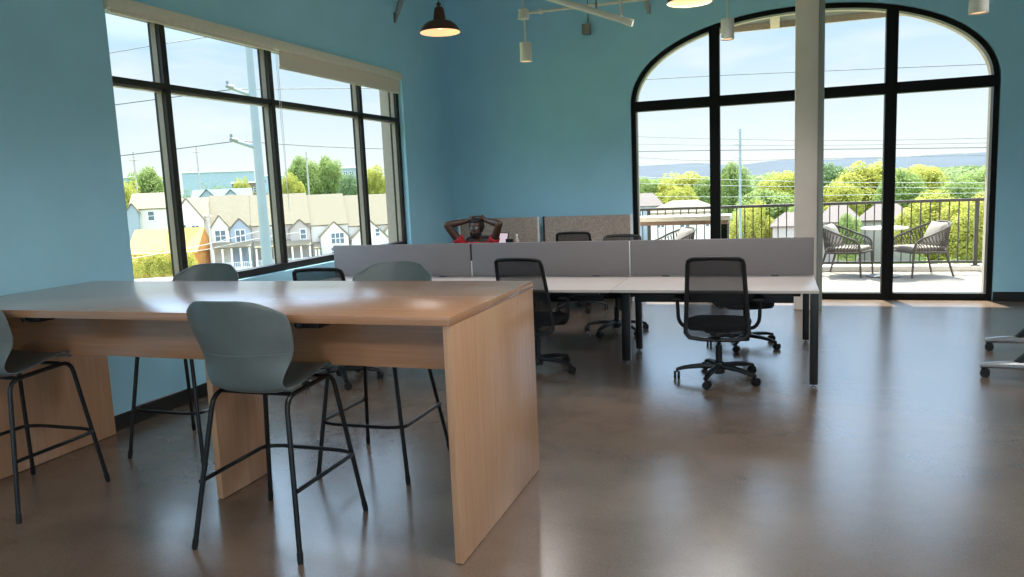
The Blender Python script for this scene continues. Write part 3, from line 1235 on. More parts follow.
# laptop and small things on the wall desk
lp = thing('laptop', 'open laptop with a pale screen next to the person in red', 'laptop', (-3.50, 9.40, 0.72), R_(-38))
b = MB()
b.box((-0.16, -0.11, 0.001), (0.16, 0.11, 0.016), 0.005)
b.build('keyboard_base', 'alu', lp)
b = MB()
b.box((-0.16, 0.1, 0.014), (0.16, 0.112, 0.235), 0.004, Euler((-0.25, 0, 0)), (0, 0.11, 0.014))
ld_ = b.build('lid', 'plastic_black', lp)
b = MB()
b.box((-0.148, 0.0985, 0.028), (0.148, 0.1, 0.225), 0, Euler((-0.25, 0, 0)), (0, 0.11, 0.014))
b.build('display', emit_mat('lit_display', '#e3c9cf', 0.4), ld_, smooth=False)
bt = thing('drink_bottle', 'small pale bottle standing on the wall desk before the flecked panel', 'bottle', (-3.16, 9.4, 0.72))
b = MB()
b.lathe([(0.026, 0.0), (0.03, 0.004), (0.03, 0.12), (0.026, 0.15), (0.013, 0.175), (0.012, 0.19)], 20)
b.build('bottle_body', mat('pale_bottle', '#d9cbbd', 0.25), bt)
b = MB()
b.lathe([(0.015, 0.188), (0.015, 0.215), (0.012, 0.217)], 16)
b.build('cap', mat('cream_cap', '#efe6d6', 0.4), bt)
for k, (x, lab) in enumerate(((-3.265, 'small black cup beside the laptop on the wall desk'), (-3.215, 'small black cup between the laptop-side cup and the pale bottle'))):
    cu = thing('cup', lab, 'cup', (x, 9.33, 0.72), 0, 'black cups on the wall desk')
    b = MB()
    b.lathe([(0.018, 0.0), (0.022, 0.004), (0.026, 0.15), (0.023, 0.15), (0.02, 0.01), (0.001, 0.008)], 18, cap=False)
    b.build('cup_body', 'plastic_black', cu)
    b = MB()
    b.lathe([(0.0275, 0.148), (0.027, 0.158), (0.004, 0.16)], 18)
    b.build('lid', 'plastic_black', cu)


# ================================================================== MOBILE TABLE AT THE RIGHT EDGE
mt = thing('mobile_table', 'folded table on castered silver feet at the right edge of the picture', 'folding table', (2.075, 6.74, 0), -0.25)
for sy in (-0.49, 0.49):
    b = MB()
    b.tube(smooth_pts([(-0.53, sy, 0.085), (-0.35, sy, 0.105), (0.0, sy, 0.115), (0.35, sy, 0.105), (0.53, sy, 0.085)], 3), [0.02 + 0.014 * math.sin(PI * q / 12) for q in range(13)], 10, flat=(1, 1.1))
    ft = b.build('foot', 'alu', mt)
    for sx in (-1, 1):
        b = MB()
        b.tube([(sx * 0.51, sy, 0.08), (sx * 0.51, sy, 0.05)], 0.01, 8)
        for q in (-0.015, 0.015):
            b.tube([(sx * 0.51 + 0.012, sy + q - 0.01, 0.033), (sx * 0.51 + 0.012, sy + q + 0.01, 0.033)], 0.033, 18)
        b.build('caster', 'rubber', ft)
    b = MB()
    b.tube(fillet([(-0.30, sy, 0.11), (-0.02, sy * 0.98, 0.42), (-0.03, sy * 0.95, 0.72)], 0.1), 0.03, 8, flat=(1.2, 0.8))
    b.build('leg', 'steel_black', mt)
b = MB()
b.tube([(-0.03, -0.5, 0.7), (-0.03, 0.5, 0.7)], 0.025, 10)
b.build('crossbar', 'steel_black', mt)
b = MB()
b.box((0.02, -0.72, 0.42), (0.045, 0.72, 1.06), 0.006)
b.build('tabletop', 'worktop', mt)

# ================================================================== PERSON
PX, PY = -3.215, 8.0


def remesh(o, v):
    md = o.modifiers.new('one_surface', 'REMESH')
    md.mode = 'VOXEL'
    md.voxel_size = v
    md.use_smooth_shade = True
    sm_ = o.modifiers.new('soften', 'SMOOTH')
    sm_.factor = 0.5
    sm_.iterations = 3


b = MB()
b.tube(smooth_pts([(0, 0.0, 0.50), (0, 0.02, 0.58), (0, 0.07, 0.69), (0, 0.12, 0.81), (0, 0.155, 0.905), (0, 0.165, 0.945)], 2),
       [0.13, 0.15, 0.155, 0.15, 0.14, 0.14, 0.15, 0.16, 0.155, 0.12, 0.07], 20, flat=(0.75, 1.15))
b.tube([(0, 0.165, 0.90), (0, 0.155, 0.97), (0, 0.15, 1.06)], [0.07, 0.056, 0.055], 16)
# head, tipped back
b.ball((0, 0.150, 1.135), 0.09, 3, (0.84, 1.06, 1.0))
b.ball((0, 0.105, 1.075), 0.058, 3, (0.95, 0.95, 1.05))
b.ball((0, 0.075, 1.035), 0.026, 2, (1.2, 0.9, 0.8))
b.tube([(0, 0.062, 1.135), (0, 0.038, 1.10), (0, 0.05, 1.092)], [0.008, 0.015, 0.014], 8)
b.ball((0, 0.05, 1.066), 0.014, 2, (1.7, 0.7, 0.75))
for s in (-1, 1):
    b.ball((s * 0.078, 0.16, 1.115), 0.026, 2, (0.4, 0.7, 1.1))
    b.ball((s * 0.03, 0.068, 1.142), 0.016, 2, (1.3, 0.6, 0.5))
    # arm: shoulder, elbow out to the side, forearm back behind the head
    sh, el, wr = Vector((s * 0.178, 0.16, 0.900)), Vector((s * 0.335, 0.03, 1.165)), Vector((s * 0.10, 0.175, 1.205))
    b.tube([Vector((s * 0.10, 0.16, 0.885)), sh, sh.lerp(el, 0.5), el], [0.075, 0.062, 0.050, 0.040], 14)
    b.ball(el, 0.041, 2)
    b.tube([el, el.lerp(wr, 0.3), el.lerp(wr, 0.75), wr], [0.040, 0.042, 0.032, 0.026], 14)
    # palm and fingers folded behind the head
    pa, pb = wr, Vector((s * 0.045, 0.185, 1.243))
    b.tube([pa, pa.lerp(pb, 0.5), pb], [0.026, 0.036, 0.033], 12, flat=(1.15, 0.6))
    for k, (dy, ln) in enumerate(((-0.028, 0.058), (-0.009, 0.066), (0.010, 0.062), (0.028, 0.048))):
        q = Vector((s * 0.046, 0.187 + dy, 1.245))
        b.tube([q, q + Vector((-s * ln * 0.5, 0.004, 0.008)), q + Vector((-s * ln, 0.006, 0.004))], [0.0095, 0.009, 0.0075], 8)
    q = pa.lerp(pb, 0.45) + Vector((0, -0.025, 0))
    b.tube([q, q + Vector((-s * 0.012, -0.03, 0.002)), q + Vector((-s * 0.03, -0.05, -0.004))], [0.012, 0.0105, 0.008], 8)
    # legs under the desk
    hip, kn, an = Vector((s * 0.09, 0.0, 0.545)), Vector((s * 0.13, -0.42, 0.55)), Vector((s * 0.13, -0.40, 0.10))
    b.tube([hip, hip.lerp(kn, 0.5), kn], [0.088, 0.075, 0.056], 14)
    b.ball(kn, 0.056, 2)
    b.tube([kn, kn.lerp(an, 0.35), an, an - Vector((0, 0, 0.05))], [0.055, 0.056, 0.036, 0.036], 14)
    b.tube([an + Vector((0, 0.05, -0.055)), an + Vector((0, -0.08, -0.06)), an + Vector((0, -0.17, -0.07))], [0.036, 0.038, 0.028], 12, flat=(0.9, 1.1))
person = b.build('person', 'skin', None, loc=(PX, PY, 0))
person.scale = (0.95, 0.97, 0.98)
remesh(person, 0.0065)
tag(person, 'seated person in a red shirt leaning back with both hands behind the head', 'person')
b = MB()
b.tube(smooth_pts([(0, 0.0, 0.50), (0, 0.02, 0.58), (0, 0.07, 0.69), (0, 0.12, 0.81), (0, 0.155, 0.905), (0, 0.165, 0.94)], 2),
       [0.145, 0.16, 0.165, 0.16, 0.15, 0.15, 0.16, 0.17, 0.165, 0.135, 0.08], 24, flat=(0.75, 1.15))
for s in (-1, 1):
    sh, el = Vector((s * 0.178, 0.16, 0.900)), Vector((s * 0.335, 0.03, 1.165))
    b.tube([Vector((s * 0.10, 0.16, 0.88)), sh, sh.lerp(el, 0.25), sh.lerp(el, 0.42)], [0.085, 0.074, 0.066, 0.067], 16)
o = b.build('red_shirt', 'red', person)
remesh(o, 0.011)
o['label'] = 'red short sleeved shirt'
b = MB()
b.ball((0, 0.02, 0.545), 0.15, 2, (1.15, 0.95, 0.6))
for s in (-1, 1):
    hip, kn, an = Vector((s * 0.09, 0.0, 0.545)), Vector((s * 0.13, -0.42, 0.55)), Vector((s * 0.13, -0.40, 0.10))
    b.tube([hip, hip.lerp(kn, 0.5), kn], [0.1, 0.086, 0.068], 14)
    b.ball(kn, 0.068, 2)
    b.tube([kn, kn.lerp(an, 0.35), an], [0.067, 0.066, 0.052], 14)
o = b.build('trousers', 'jeans', person)
remesh(o, 0.011)
for s in (-1, 1):
    an = Vector((s * 0.13, -0.40, 0.10))
    b = MB()
    b.tube([an + Vector((0, 0.06, -0.058)), an + Vector((0, -0.08, -0.058)), an + Vector((0, -0.185, -0.066))], [0.042, 0.043, 0.032], 14, flat=(0.95, 1.1))
    b.ball(an + Vector((0, 0.03, -0.04)), 0.045, 2, (1, 1.1, 1.2))
    o = b.build('shoe', 'plastic_black', person)
    remesh(o, 0.009)
b = MB()   # short hair over the skull
bm = b.bm
ret = bmesh.ops.create_icosphere(bm, subdivisions=4, radius=0.101)
for v in ret['verts']:
    d = v.co.normalized()
    v.co = Vector((v.co.x * 0.9, v.co.y * 1.05, v.co.z * 0.98)) * (1 + 0.012 * noise.noise(d * 14)) + Vector((0, 0.155, 1.14))
bmesh.ops.delete(bm, geom=[v for v in bm.verts if (v.co.y < 0.10 and v.co.z < 1.185) or v.co.z < 1.06], context='VERTS')
o = b.build('hair', 'hair', person)
md = o.modifiers.new('thickness', 'SOLIDIFY')
md.thickness = 0.012
b = MB()   # beard round the jaw
ret = bmesh.ops.create_icosphere(b.bm, subdivisions=4, radius=0.068)
for v in ret['verts']:
    d = v.co.normalized()
    v.co = Vector((v.co.x * 1.06, v.co.y * 0.98, v.co.z * 1.14)) * (1 + 0.02 * noise.noise(d * 16)) + Vector((0, 0.103, 1.07))
bmesh.ops.delete(b.bm, geom=[v for v in b.bm.verts if v.co.z > 1.078 or v.co.y > 0.14 or (abs(v.co.x) < 0.026 and 1.056 < v.co.z)], context='VERTS')
o = b.build('beard', 'hair', person)
md = o.modifiers.new('thickness', 'SOLIDIFY')
md.thickness = 0.01
for s in (-1, 1):
    b = MB()
    b.ball((s * 0.031, 0.064, 1.126), 0.0125, 2)
    e = b.build('eye', 'eye', person)
    b = MB()
    b.ball((s * 0.031, 0.0535, 1.126), 0.0055, 2, (1, 0.6, 1))
    b.build('iris', 'hair', e)
b = MB()
for s in (-1, 1):
    b.tube([(s * 0.034 + 0.026 * math.cos(a), 0.046, 1.124 + 0.020 * math.sin(a)) for a in [2 * PI * k / 18 for k in range(18)]], 0.0026, 6, closed=True)
    b.tube([(s * 0.06, 0.046, 1.128), (s * 0.078, 0.09, 1.128), (s * 0.080, 0.16, 1.122)], 0.002, 6)
b.tube([(-0.009, 0.045, 1.128), (0, 0.040, 1.131), (0.009, 0.045, 1.128)], 0.0022, 6)
gl = b.build('spectacles', 'plastic_black', person)
b = MB()
for s in (-1, 1):
    b.poly([(s * 0.034 + 0.024 * math.cos(a), 0.046, 1.124 + 0.018 * math.sin(a)) for a in [2 * PI * k / 18 for k in range(18)]], 0.001)
b.build('spectacle_lens', see_through('clear_lens', '#9fb3ad', 0.2, 0.15), gl)

# ================================================================== BALCONY
DK = -0.02
b = MB()
b.box((-5.2, YB + 0.33, -0.4), (6.2, 13.42, DK))
o = struct(b.build('floor_balcony', 'deck', smooth=False))
b = MB()
b.box((-5.2, 13.14, DK), (6.2, 13.42, 0.06), 0.01)
struct(b.build('trim_3', 'stone', smooth=False))
b = MB()
b.box((-5.2, YB + TH, 3.64), (6.2, 11.65, 3.95))
struct(b.build('roof', 'soffit', smooth=False))
b = MB()
b.box((-5.2, 11.651, 3.56), (6.2, 11.70, 4.0))
for x in (-3.4, -0.02, 3.4):
    b.box((x - 0.06, YB + TH, 3.56), (x + 0.06, 11.651, 3.64))
struct(b.build('trim_4', 'ltan', smooth=False))

rl = thing('balcony_railing', 'dark grey balcony railing with thin upright balusters', 'railing', (0.4, 13.2, 0.0))
b = MB()
b.box((-5.4, -0.03, 1.03), (5.6, 0.03, 1.075), 0.006)
b.build('top_rail', 'rail', rl)
b = MB()
b.box((-5.4, -0.018, 0.10), (5.6, 0.018, 0.135), 0.004)
b.build('bottom_rail', 'rail', rl)
for x in (-4.9, -2.45, 0.0, 2.45, 4.9):
    b = MB()
    b.box((x - 0.026, -0.026, 0.06), (x + 0.026, 0.026, 1.035), 0.003)
    p = b.build('post', 'rail', rl)
    b = MB()
    b.box((x - 0.06, -0.05, 0.06), (x + 0.06, 0.05, 0.072), 0.003)
    b.build('base_plate', 'rail', p)
k = 0
x = -4.75
while x < 4.85:
    if min(abs(x - q) for q in (-4.9, -2.45, 0.0, 2.45, 4.9)) > 0.06:
        b = MB()
        b.box((x - 0.008, -0.008, 0.13), (x + 0.008, 0.008, 1.035))
        b.build('baluster', 'rail', rl, smooth=False)
    x += 0.1289


def make_rope_chair():
    t = thing('rope_armchair', '', 'armchair', (0, 0, 0), 0, 'rope armchairs on the balcony')
    half = [(0.285, 0.275, 0.40), (0.31, 0.27, 0.49), (0.325, 0.2, 0.56), (0.335, 0.05, 0.615), (0.325, -0.13, 0.69), (0.26, -0.27, 0.745), (0.13, -0.335, 0.775), (0, -0.35, 0.78)]
    rail = smooth_pts(half + [(-x, y, z) for x, y, z in half[::-1][1:]], 4)
    b = MB()
    b.tube(rail, 0.0155, 10)
    b.build('arm_rail', 'rope', t)
    rim = smooth_pts([(0.285, 0.27, 0.37), (0.295, 0.1, 0.365), (0.285, -0.1, 0.36), (0.235, -0.225, 0.355), (0.12, -0.275, 0.355), (0, -0.285, 0.355), (-0.12, -0.275, 0.355), (-0.235, -0.225, 0.355), (-0.285, -0.1, 0.36), (-0.295, 0.1, 0.365), (-0.285, 0.27, 0.37)], 6)
    b = MB()
    b.tube(rim + [Vector((-0.2, 0.31, 0.372)), Vector((0.2, 0.31, 0.372))], 0.017, 8, closed=True)
    b.box((-0.28, -0.2, 0.35), (0.28, 0.29, 0.362), 0.004)
    b.build('seat_frame', 'rope', t)

    def along(P, u):
        f = u * (len(P) - 1)
        i = min(int(f), len(P) - 2)
        return P[i].lerp(P[i + 1], f - i)
    b = MB()
    n = 84
    for i in range(n + 1):
        u = i / n
        p, q = along(rail, 0.06 + 0.88 * u), along(rim, 0.02 + 0.96 * u)
        q2 = along(rim, min(1, max(0, 0.02 + 0.96 * u + (0.03 if i % 2 else -0.03))))
        m = p.lerp(q2, 0.5) * 1.0
        b.tube([p, m, q2], 0.0055, 5, cap=False)
    b.build('rope_weave', 'rope', t)
    for sx in (-1, 1):
        for (xa, ya, za), (xb, yb) in (((0.285, 0.275, 0.42), (0.29, 0.30)), ((0.235, -0.225, 0.365), (0.27, -0.33))):
            b = MB()
            b.tube([(sx * xa, ya, za), (sx * xb, yb, 0.0)], [0.02, 0.0125], 10)
            b.build('leg', 'rope', t)
    b = MB()
    b.box((-0.265, -0.23, 0.364), (0.265, 0.29, 0.445), 0.035, seg=4)
    b.build('seat_cushion', 'cushion', t)
    return t


def make_pillow(parent):
    b = MB()
    rows = []
    for side in (1, -1):
        rows = []
        for i in range(11):
            rows.append([])
            for j in range(11):
                u, v = -1 + 0.2 * i, -1 + 0.2 * j
                th = 0.075 * (max(0, (1 - u * u) * (1 - v * v))) ** 0.45
                k = 0.2 * (1 - 0.05 * (1 - u * u) - 0.05 * (1 - v * v))
                rows[-1].append(Vector((u * k * 1.1, side * th, v * k)))
        b.grid(rows)
    bmesh.ops.remove_doubles(b.bm, verts=b.bm.verts[:], dist=0.0005)
    R = Euler((0.42, 0, 0)).to_matrix()
    for v in b.bm.verts:
        v.co = R @ v.co + Vector((0, -0.2, 0.6))
    return b.build('back_pillow', 'cushion', parent, angle=80)


rc = make_rope_chair()
make_pillow(rc)
rc.location = (1.02, 12.72, DK)
rc.rotation_euler = (0, 0, R_(-112))
rc['label'] = 'grey rope armchair on the left of the round balcony table'
dup(rc, (2.03, 12.66, DK), R_(112), 'grey rope armchair on the right of the round balcony table')
dup(rc, (-1.58, 12.45, DK), R_(122), 'grey rope armchair with a pale pillow below the long balcony bar')
dup(rc, (-2.42, 12.55, DK), R_(-110), 'grey rope armchair at the left end of the balcony bar, cut by the arch')

rt = thing('round_table', 'small round white balcony table between the two rope armchairs', 'table', (1.52, 12.55, DK))
b = MB()
b.lathe([(0.29, 0.70), (0.32, 0.708), (0.32, 0.722), (0.31, 0.73)], 40)
b.build('tabletop', 'stone', rt)
b = MB()
b.lathe([(0.035, 0.02), (0.03, 0.06), (0.03, 0.66), (0.12, 0.695), (0.12, 0.70)], 20)
b.build('pedestal', 'rail', rt)
b = MB()
b.lathe([(0.24, 0.0), (0.24, 0.012), (0.2, 0.02), (0.03, 0.026)], 36)
b.build('base', 'rail', rt)

bar = thing('balcony_bar', 'long white topped bar counter along the balcony, dark at its right end', 'bar counter', (-1.55, 11.75, DK))
b = MB()
b.box((-1.1, -0.22, 0.95), (0.93, 0.22, 1.02), 0.008)
b.build('counter_top', 'stone', bar)
b = MB()
b.box((-1.06, -0.17, 0.89), (0.89, 0.17, 0.949), 0.004)
b.build('under_frame', mat('brown_under_frame', '#8a7566', 0.7), bar)
for xa, xb in ((0.72, 0.88), (-1.05, -0.89)):
    b = MB()
    b.box((xa, -0.16, 0.0), (xb, 0.16, 0.889), 0.006)
    b.build('end_cabinet', 'black', bar)


# ================================================================== OUTSIDE
b = MB()
b.box((-900, 18, GZ - 1), (900, 1200, GZ))
b.box((-900, -200, GZ - 1), (-18, 18, GZ))
struct(b.build('ground', 'ground', smooth=False))


class Frame:
    """Local frame facing the room: origin on the ground, x to the right, y away."""
    def __init__(self, px, D):
        self.a = azim(px)
        self.D = D
        self.o = Vector((D * math.sin(self.a), D * math.cos(self.a), GZ))

    def x(self, px, dy=0):
        return (self.D + dy) * math.tan(azim(px) - self.a)

    def z(self, py, px, dy=0):
        r = ray(px, py)
        dist = (self.D + dy) / math.cos(azim(px) - self.a)
        return EYE.z + r.z * dist / math.hypot(r.x, r.y) - GZ


class RowFrame(Frame):
    """One straight building line: all houses of a row share its heading."""
    def __init__(self, px, D, pc):
        Frame.__init__(self, px, D)
        self.off = 0.0
        self.off = self.x(pc)
        self.o = self.o + Vector((math.cos(self.a), -math.sin(self.a), 0)) * self.off

    def x(self, px, dy=0):
        return Frame.x(self, px, dy) - self.off


def house_empty(name, label, cat, fr, group=None):
    return thing(name, label, cat, fr.o, -fr.a, group)


def gable_roof(x0, x1, y0, y1, ze, zr, over=0.3, th=0.18, endover=None):
    """Ridge along x."""
    e_ = over if endover is None else endover
    b = MB()
    ym = (y0 + y1) / 2
    b.poly([(x0 - e_, y0 - over, ze - 0.1), (x1 + e_, y0 - over, ze - 0.1), (x1 + e_, ym, zr), (x0 - e_, ym, zr)], th)
    b.poly([(x1 + e_, y1 + over, ze - 0.1), (x0 - e_, y1 + over, ze - 0.1), (x0 - e_, ym, zr), (x1 + e_, ym, zr)], th)
    return b


def cross_gable(t, xc, w, y0, yb, zbase, ze, zr, siding, roof, name='gable'):
    """A front-facing gable: wall prism plus its own little roof."""
    h = w / 2
    b = MB()
    b.prism([(xc - h, zbase), (xc + h, zbase), (xc + h, ze), (xc, zr), (xc - h, ze)], y0, yb)
    g = b.build(name, siding, t, smooth=False)
    b = MB()
    o = 0.25
    k = (zr - ze) / h
    b.poly([(xc - h - o, y0 - o, ze - k * o + 0.1), (xc, y0 - o, zr + 0.1), (xc, yb, zr + 0.1), (xc - h - o, yb, ze - k * o + 0.1)], -0.15)
    b.poly([(xc, y0 - o, zr + 0.1), (xc + h + o, y0 - o, ze - k * o + 0.1), (xc + h + o, yb, ze - k * o + 0.1), (xc, yb, zr + 0.1)], -0.15)
    b.build('gable_roof', roof, g, smooth=False)
    return g


def house_window(t, xc, zc, w, h, y, mull=1):
    b = MB()
    b.box((xc - w / 2 - 0.09, y - 0.09, zc - h / 2 - 0.09), (xc + w / 2 + 0.09, y + 0.02, zc - h / 2))
    b.box((xc - w / 2 - 0.09, y - 0.09, zc + h / 2), (xc + w / 2 + 0.09, y + 0.02, zc + h / 2 + 0.09))
    b.box((xc - w / 2 - 0.09, y - 0.09, zc - h / 2), (xc - w / 2, y + 0.02, zc + h / 2))
    b.box((xc + w / 2, y - 0.09, zc - h / 2), (xc + w / 2 + 0.09, y + 0.02, zc + h / 2))
    for i in range(1, mull + 1):
        x = xc - w / 2 + w * i / (mull + 1)
        b.box((x - 0.05, y - 0.07, zc - h / 2), (x + 0.05, y + 0.02, zc + h / 2))
    b.box((xc - w / 2, y - 0.065, zc - 0.04), (xc + w / 2, y + 0.02, zc + 0.04))
    f = b.build('window', 'white_trim', t, smooth=False)
    b = MB()
    b.box((xc - w / 2, y - 0.03, zc - h / 2), (xc + w / 2, y + 0.01, zc + h / 2))
    b.build('pane', 'house_glass', f, smooth=False)


def townhouse(px0, px1, D, label, siding, gables, wins, ridge=197, eave=226, porch=None, depth=13, roof='shingle', group='townhouses across the street'):
    pc = (px0 + px1) / 2
    fr = RowFrame(270, D, pc)
    t = house_empty('townhouse', label, 'house', fr, group)
    x0, x1 = fr.x(px0) + 0.03, fr.x(px1) - 0.03
    ze = fr.z(eave, pc)
    zr = fr.z(ridge, pc, depth / 2)
    b = MB()
    b.prism([(x0, 0), (x1, 0), (x1, ze), (x0, ze)], 0, depth)
    b.prism([(0, ze), (depth, ze), (depth / 2, zr - 0.25)], x0, x1)
    # second prism runs along x: turn it
    bm = b.bm
    bm.verts.ensure_lookup_table()
    for v in bm.verts[8:]:
        v.co = Vector((v.co.y, v.co.x, v.co.z))
    b.build('wall', siding, t, smooth=False)
    gable_roof(x0, x1, 0, depth, ze, zr, 0.25, endover=0.02).build('roof', roof, t, smooth=False)
    for (pxc, wpx, ptop, peave, sid, proud) in gables:
        xc = fr.x(pxc)
        w = fr.x(pxc + wpx / 2) - fr.x(pxc - wpx / 2)
        cross_gable(t, xc, w, -proud, 5.5, 0 if proud > 0 else ze - 1.5, fr.z(peave, pxc), fr.z(ptop, pxc), sid, roof)
    for (pxc, pyc, wpx, hpx, y, mull) in wins:
        s = fr.D / FOC
        house_window(t, fr.x(pxc), fr.z(pyc, pxc), wpx * s, hpx * s, y, mull)
    if porch:
        pa, pb, ptop, n = porch
        xa, xb = fr.x(pa), fr.x(pb)
        zp = fr.z(ptop, pc)
        b = MB()
        b.poly([(xa, -2.6, zp - 0.6), (xb, -2.6, zp - 0.6), (xb, 0.0, zp + 0.3), (xa, 0.0, zp + 0.3)], -0.2)
        b.build('porch_roof', roof, t, smooth=False)
        for i in range(n):
            x = xa + 0.3 + (xb - xa - 0.6) * i / (n - 1)
            b = MB()
            b.box((x - 0.13, -2.45, 0.4), (x + 0.13, -2.2, zp - 0.6))
            b.build('porch_column', 'white_trim', t, smooth=False)
        b = MB()
        b.box((xa, -2.5, 0), (xb, 0, 0.4))
        b.build('porch_floor', 'white_trim', t, smooth=False)
        b = MB()
        b.box((xa, -2.4, 1.25), (xb, -2.32, 1.33))
        m = int((xb - xa) / 0.28)
        for i in range(m):
            x = xa + (xb - xa) * (i + 0.5) / m
            b.box((x - 0.04, -2.4, 0.4), (x + 0.04, -2.33, 1.25))
        b.build('porch_railing', 'white_trim', t, smooth=False)
    return t


townhouse(126, 168, 160, 'white townhouse farthest left, behind the yellow roofed building', 'siding_white',
          [(131, 12, 204, 212, 'siding_grey', 0.8)], [(149, 216, 5, 8, 0, 0), (159, 234, 5, 8, 0, 0), (172, 234, 5, 7, 0, 0)], 193, 208)
townhouse(168, 206, 138, 'white townhouse with its blank side gable, left of the steel lamp pole', 'siding_white',
          [(186, 32, 199, 220, 'siding_white', 1.2)], [(180, 230, 6, 10, -1.2, 1), (193, 231, 6, 10, -1.2, 1), (186, 246, 6, 10, -1.2, 1)], 198, 216)
townhouse(206, 248, 138, 'townhouse with a white porch and grey dormer gable beside the steel lamp pole', 'siding_white',
          [(237, 20, 219, 229, 'siding_grey', 0.6), (217, 18, 216, 228, 'siding_white', 0.6)],
          [(237, 236, 8, 11, -0.6, 1), (217, 236, 9, 10, -0.6, 1), (210, 251, 7, 9, 0, 0), (222, 251, 7, 9, 0, 0), (234, 251, 6, 9, 0, 0), (243, 251, 6, 9, 0, 0)],
          195, 226, (207, 247, 244, 5))
townhouse(248, 308, 138, 'townhouse with white porch columns and a taupe gable right of the steel lamp pole', 'siding_taupe',
          [(297, 20, 220, 229, 'siding_taupe', 0.7)], [(300, 234, 5, 9, -0.7, 0), (262, 236, 7, 10, 0, 1), (278, 236, 7, 10, 0, 1), (262, 251, 7, 9, 0, 0), (278, 251, 7, 9, 0, 0), (296, 251, 7, 9, 0, 0)],
          194, 224, (250, 307, 243, 7))
townhouse(308, 346, 138, 'white townhouse whose steep gable has a triple window', 'siding_white',
          [(331, 28, 222, 236, 'siding_white', 1.2)], [(334, 238, 12, 10, -1.2, 2), (318, 251, 6, 8, 0, 0), (330, 251, 6, 8, -1.2, 0)], 194, 224, (309, 316, 244, 2))
townhouse(346, 410, 138, 'white townhouse with the widest blank gable at the right end of the row', 'siding_white',
          [(366, 36, 220, 238, 'siding_white', 1.4), (388, 26, 224, 240, 'siding_white', 1.0)], [(374, 232, 4, 7, -1.4, 0), (374, 250, 5, 8, -1.4, 0)], 194, 224)
# houses of the row behind: roofs with blue gables
townhouse(190, 252, 185, 'rear townhouse with two slate blue roof gables showing over the front row', 'siding_grey',
          [(207, 16, 190, 198, 'siding_grey', 0.5), (231, 16, 190, 198, 'siding_grey', 0.5)], [(245, 201, 4, 3, 0, 0)], 189, 199, roof='shingle_blue')
townhouse(370, 400, 180, 'rear house with a small blue gable near the right window frame', 'siding_grey',
          [(380, 16, 196, 206, 'siding_grey', 0.5)], [(380, 203, 3, 3, -0.5, 0)], 196, 206, roof='shingle_blue')

# yellow sheathed building
fr = Frame(160, 134)
t = house_empty('unfinished_building', 'low building with a bright yellow sheathed roof nearest the left window', 'building', fr)
t.rotation_euler = (0, 0, -fr.a - 0.38)
xa, xb = fr.x(118), fr.x(192)
ze, zr = fr.z(253, 158), fr.z(229, 158, 4)
b = MB()
b.box((xa, 0, 0), (xb, 8, ze - 0.05))
b.build('wall', 'orange', t, smooth=False)
gable_roof(xa, xb, 0, 8, ze, zr, 0.3).build('roof', 'yellow', t, smooth=False)
b = MB()
b.prism([(0, ze - 0.1), (8, ze - 0.1), (4, zr - 0.2)], xb - 0.2, xb + 0.25)
for v in b.bm.verts:
    v.co = Vector((v.co.y, v.co.x, v.co.z))
b.build('gable_end', 'orange', t, smooth=False)

# far buildings
for (pa, pb, top, D, sid, lab, cat) in ((184, 256, 172, 300, 'pale_blue_metal', 'pale blue flat roofed warehouse far behind the hedge', 'warehouse'),
                                        (233, 262, 183, 240, 'brown_brick', 'low brown building beside the steel lamp pole', 'building'),
                                        (344, 362, 168, 320, 'siding_grey', 'far grey apartment block between the treetops', 'apartment block'),
                                        (262, 284, 176, 330, 'pale_blue_metal', 'far pale blue block right of the steel lamp pole', 'building'),
                                        (118, 137, 178, 330, 'siding_grey', 'far grey building at the left window edge', 'building')):
    fr = Frame((pa + pb) / 2, D)
    t = house_empty('distant_building', lab, cat, fr, 'buildings on the skyline')
    xa, xb, zt = fr.x(pa), fr.x(pb), fr.z(top, (pa + pb) / 2)
    b = MB()
    b.box((xa, 0, 0), (xb, 14, zt))
    b.build('wall', sid, t, smooth=False)
    b = MB()
    b.box((xa - 0.3, -0.3, zt), (xb + 0.3, 14.3, zt + 0.5))
    b.build('roof', 'white_trim', t, smooth=False)
    n = 0 if cat == 'warehouse' else max(3, int((xb - xa) / 4))
    for i in range(n):
        house_window(t, xa + (xb - xa) * (i + 0.5) / n, zt - 2.0, 1.6, 1.3, 0, 1)

# street in front of the townhouses
b = MB()
fr = Frame(250, 126)
c, s = math.cos(-fr.a), math.sin(-fr.a)


def gp(x, y, z=0.0):
    return (fr.o.x + c * x - s * y, fr.o.y + s * x + c * y, GZ + z)


b.poly([gp(-90, -80, 0.12), gp(70, -80, 0.12), gp(70, 5, 0.12), gp(-90, 5, 0.12)], 0.1)
struct(b.build('street', 'asphalt', smooth=False))

# right view: roofs among the trees


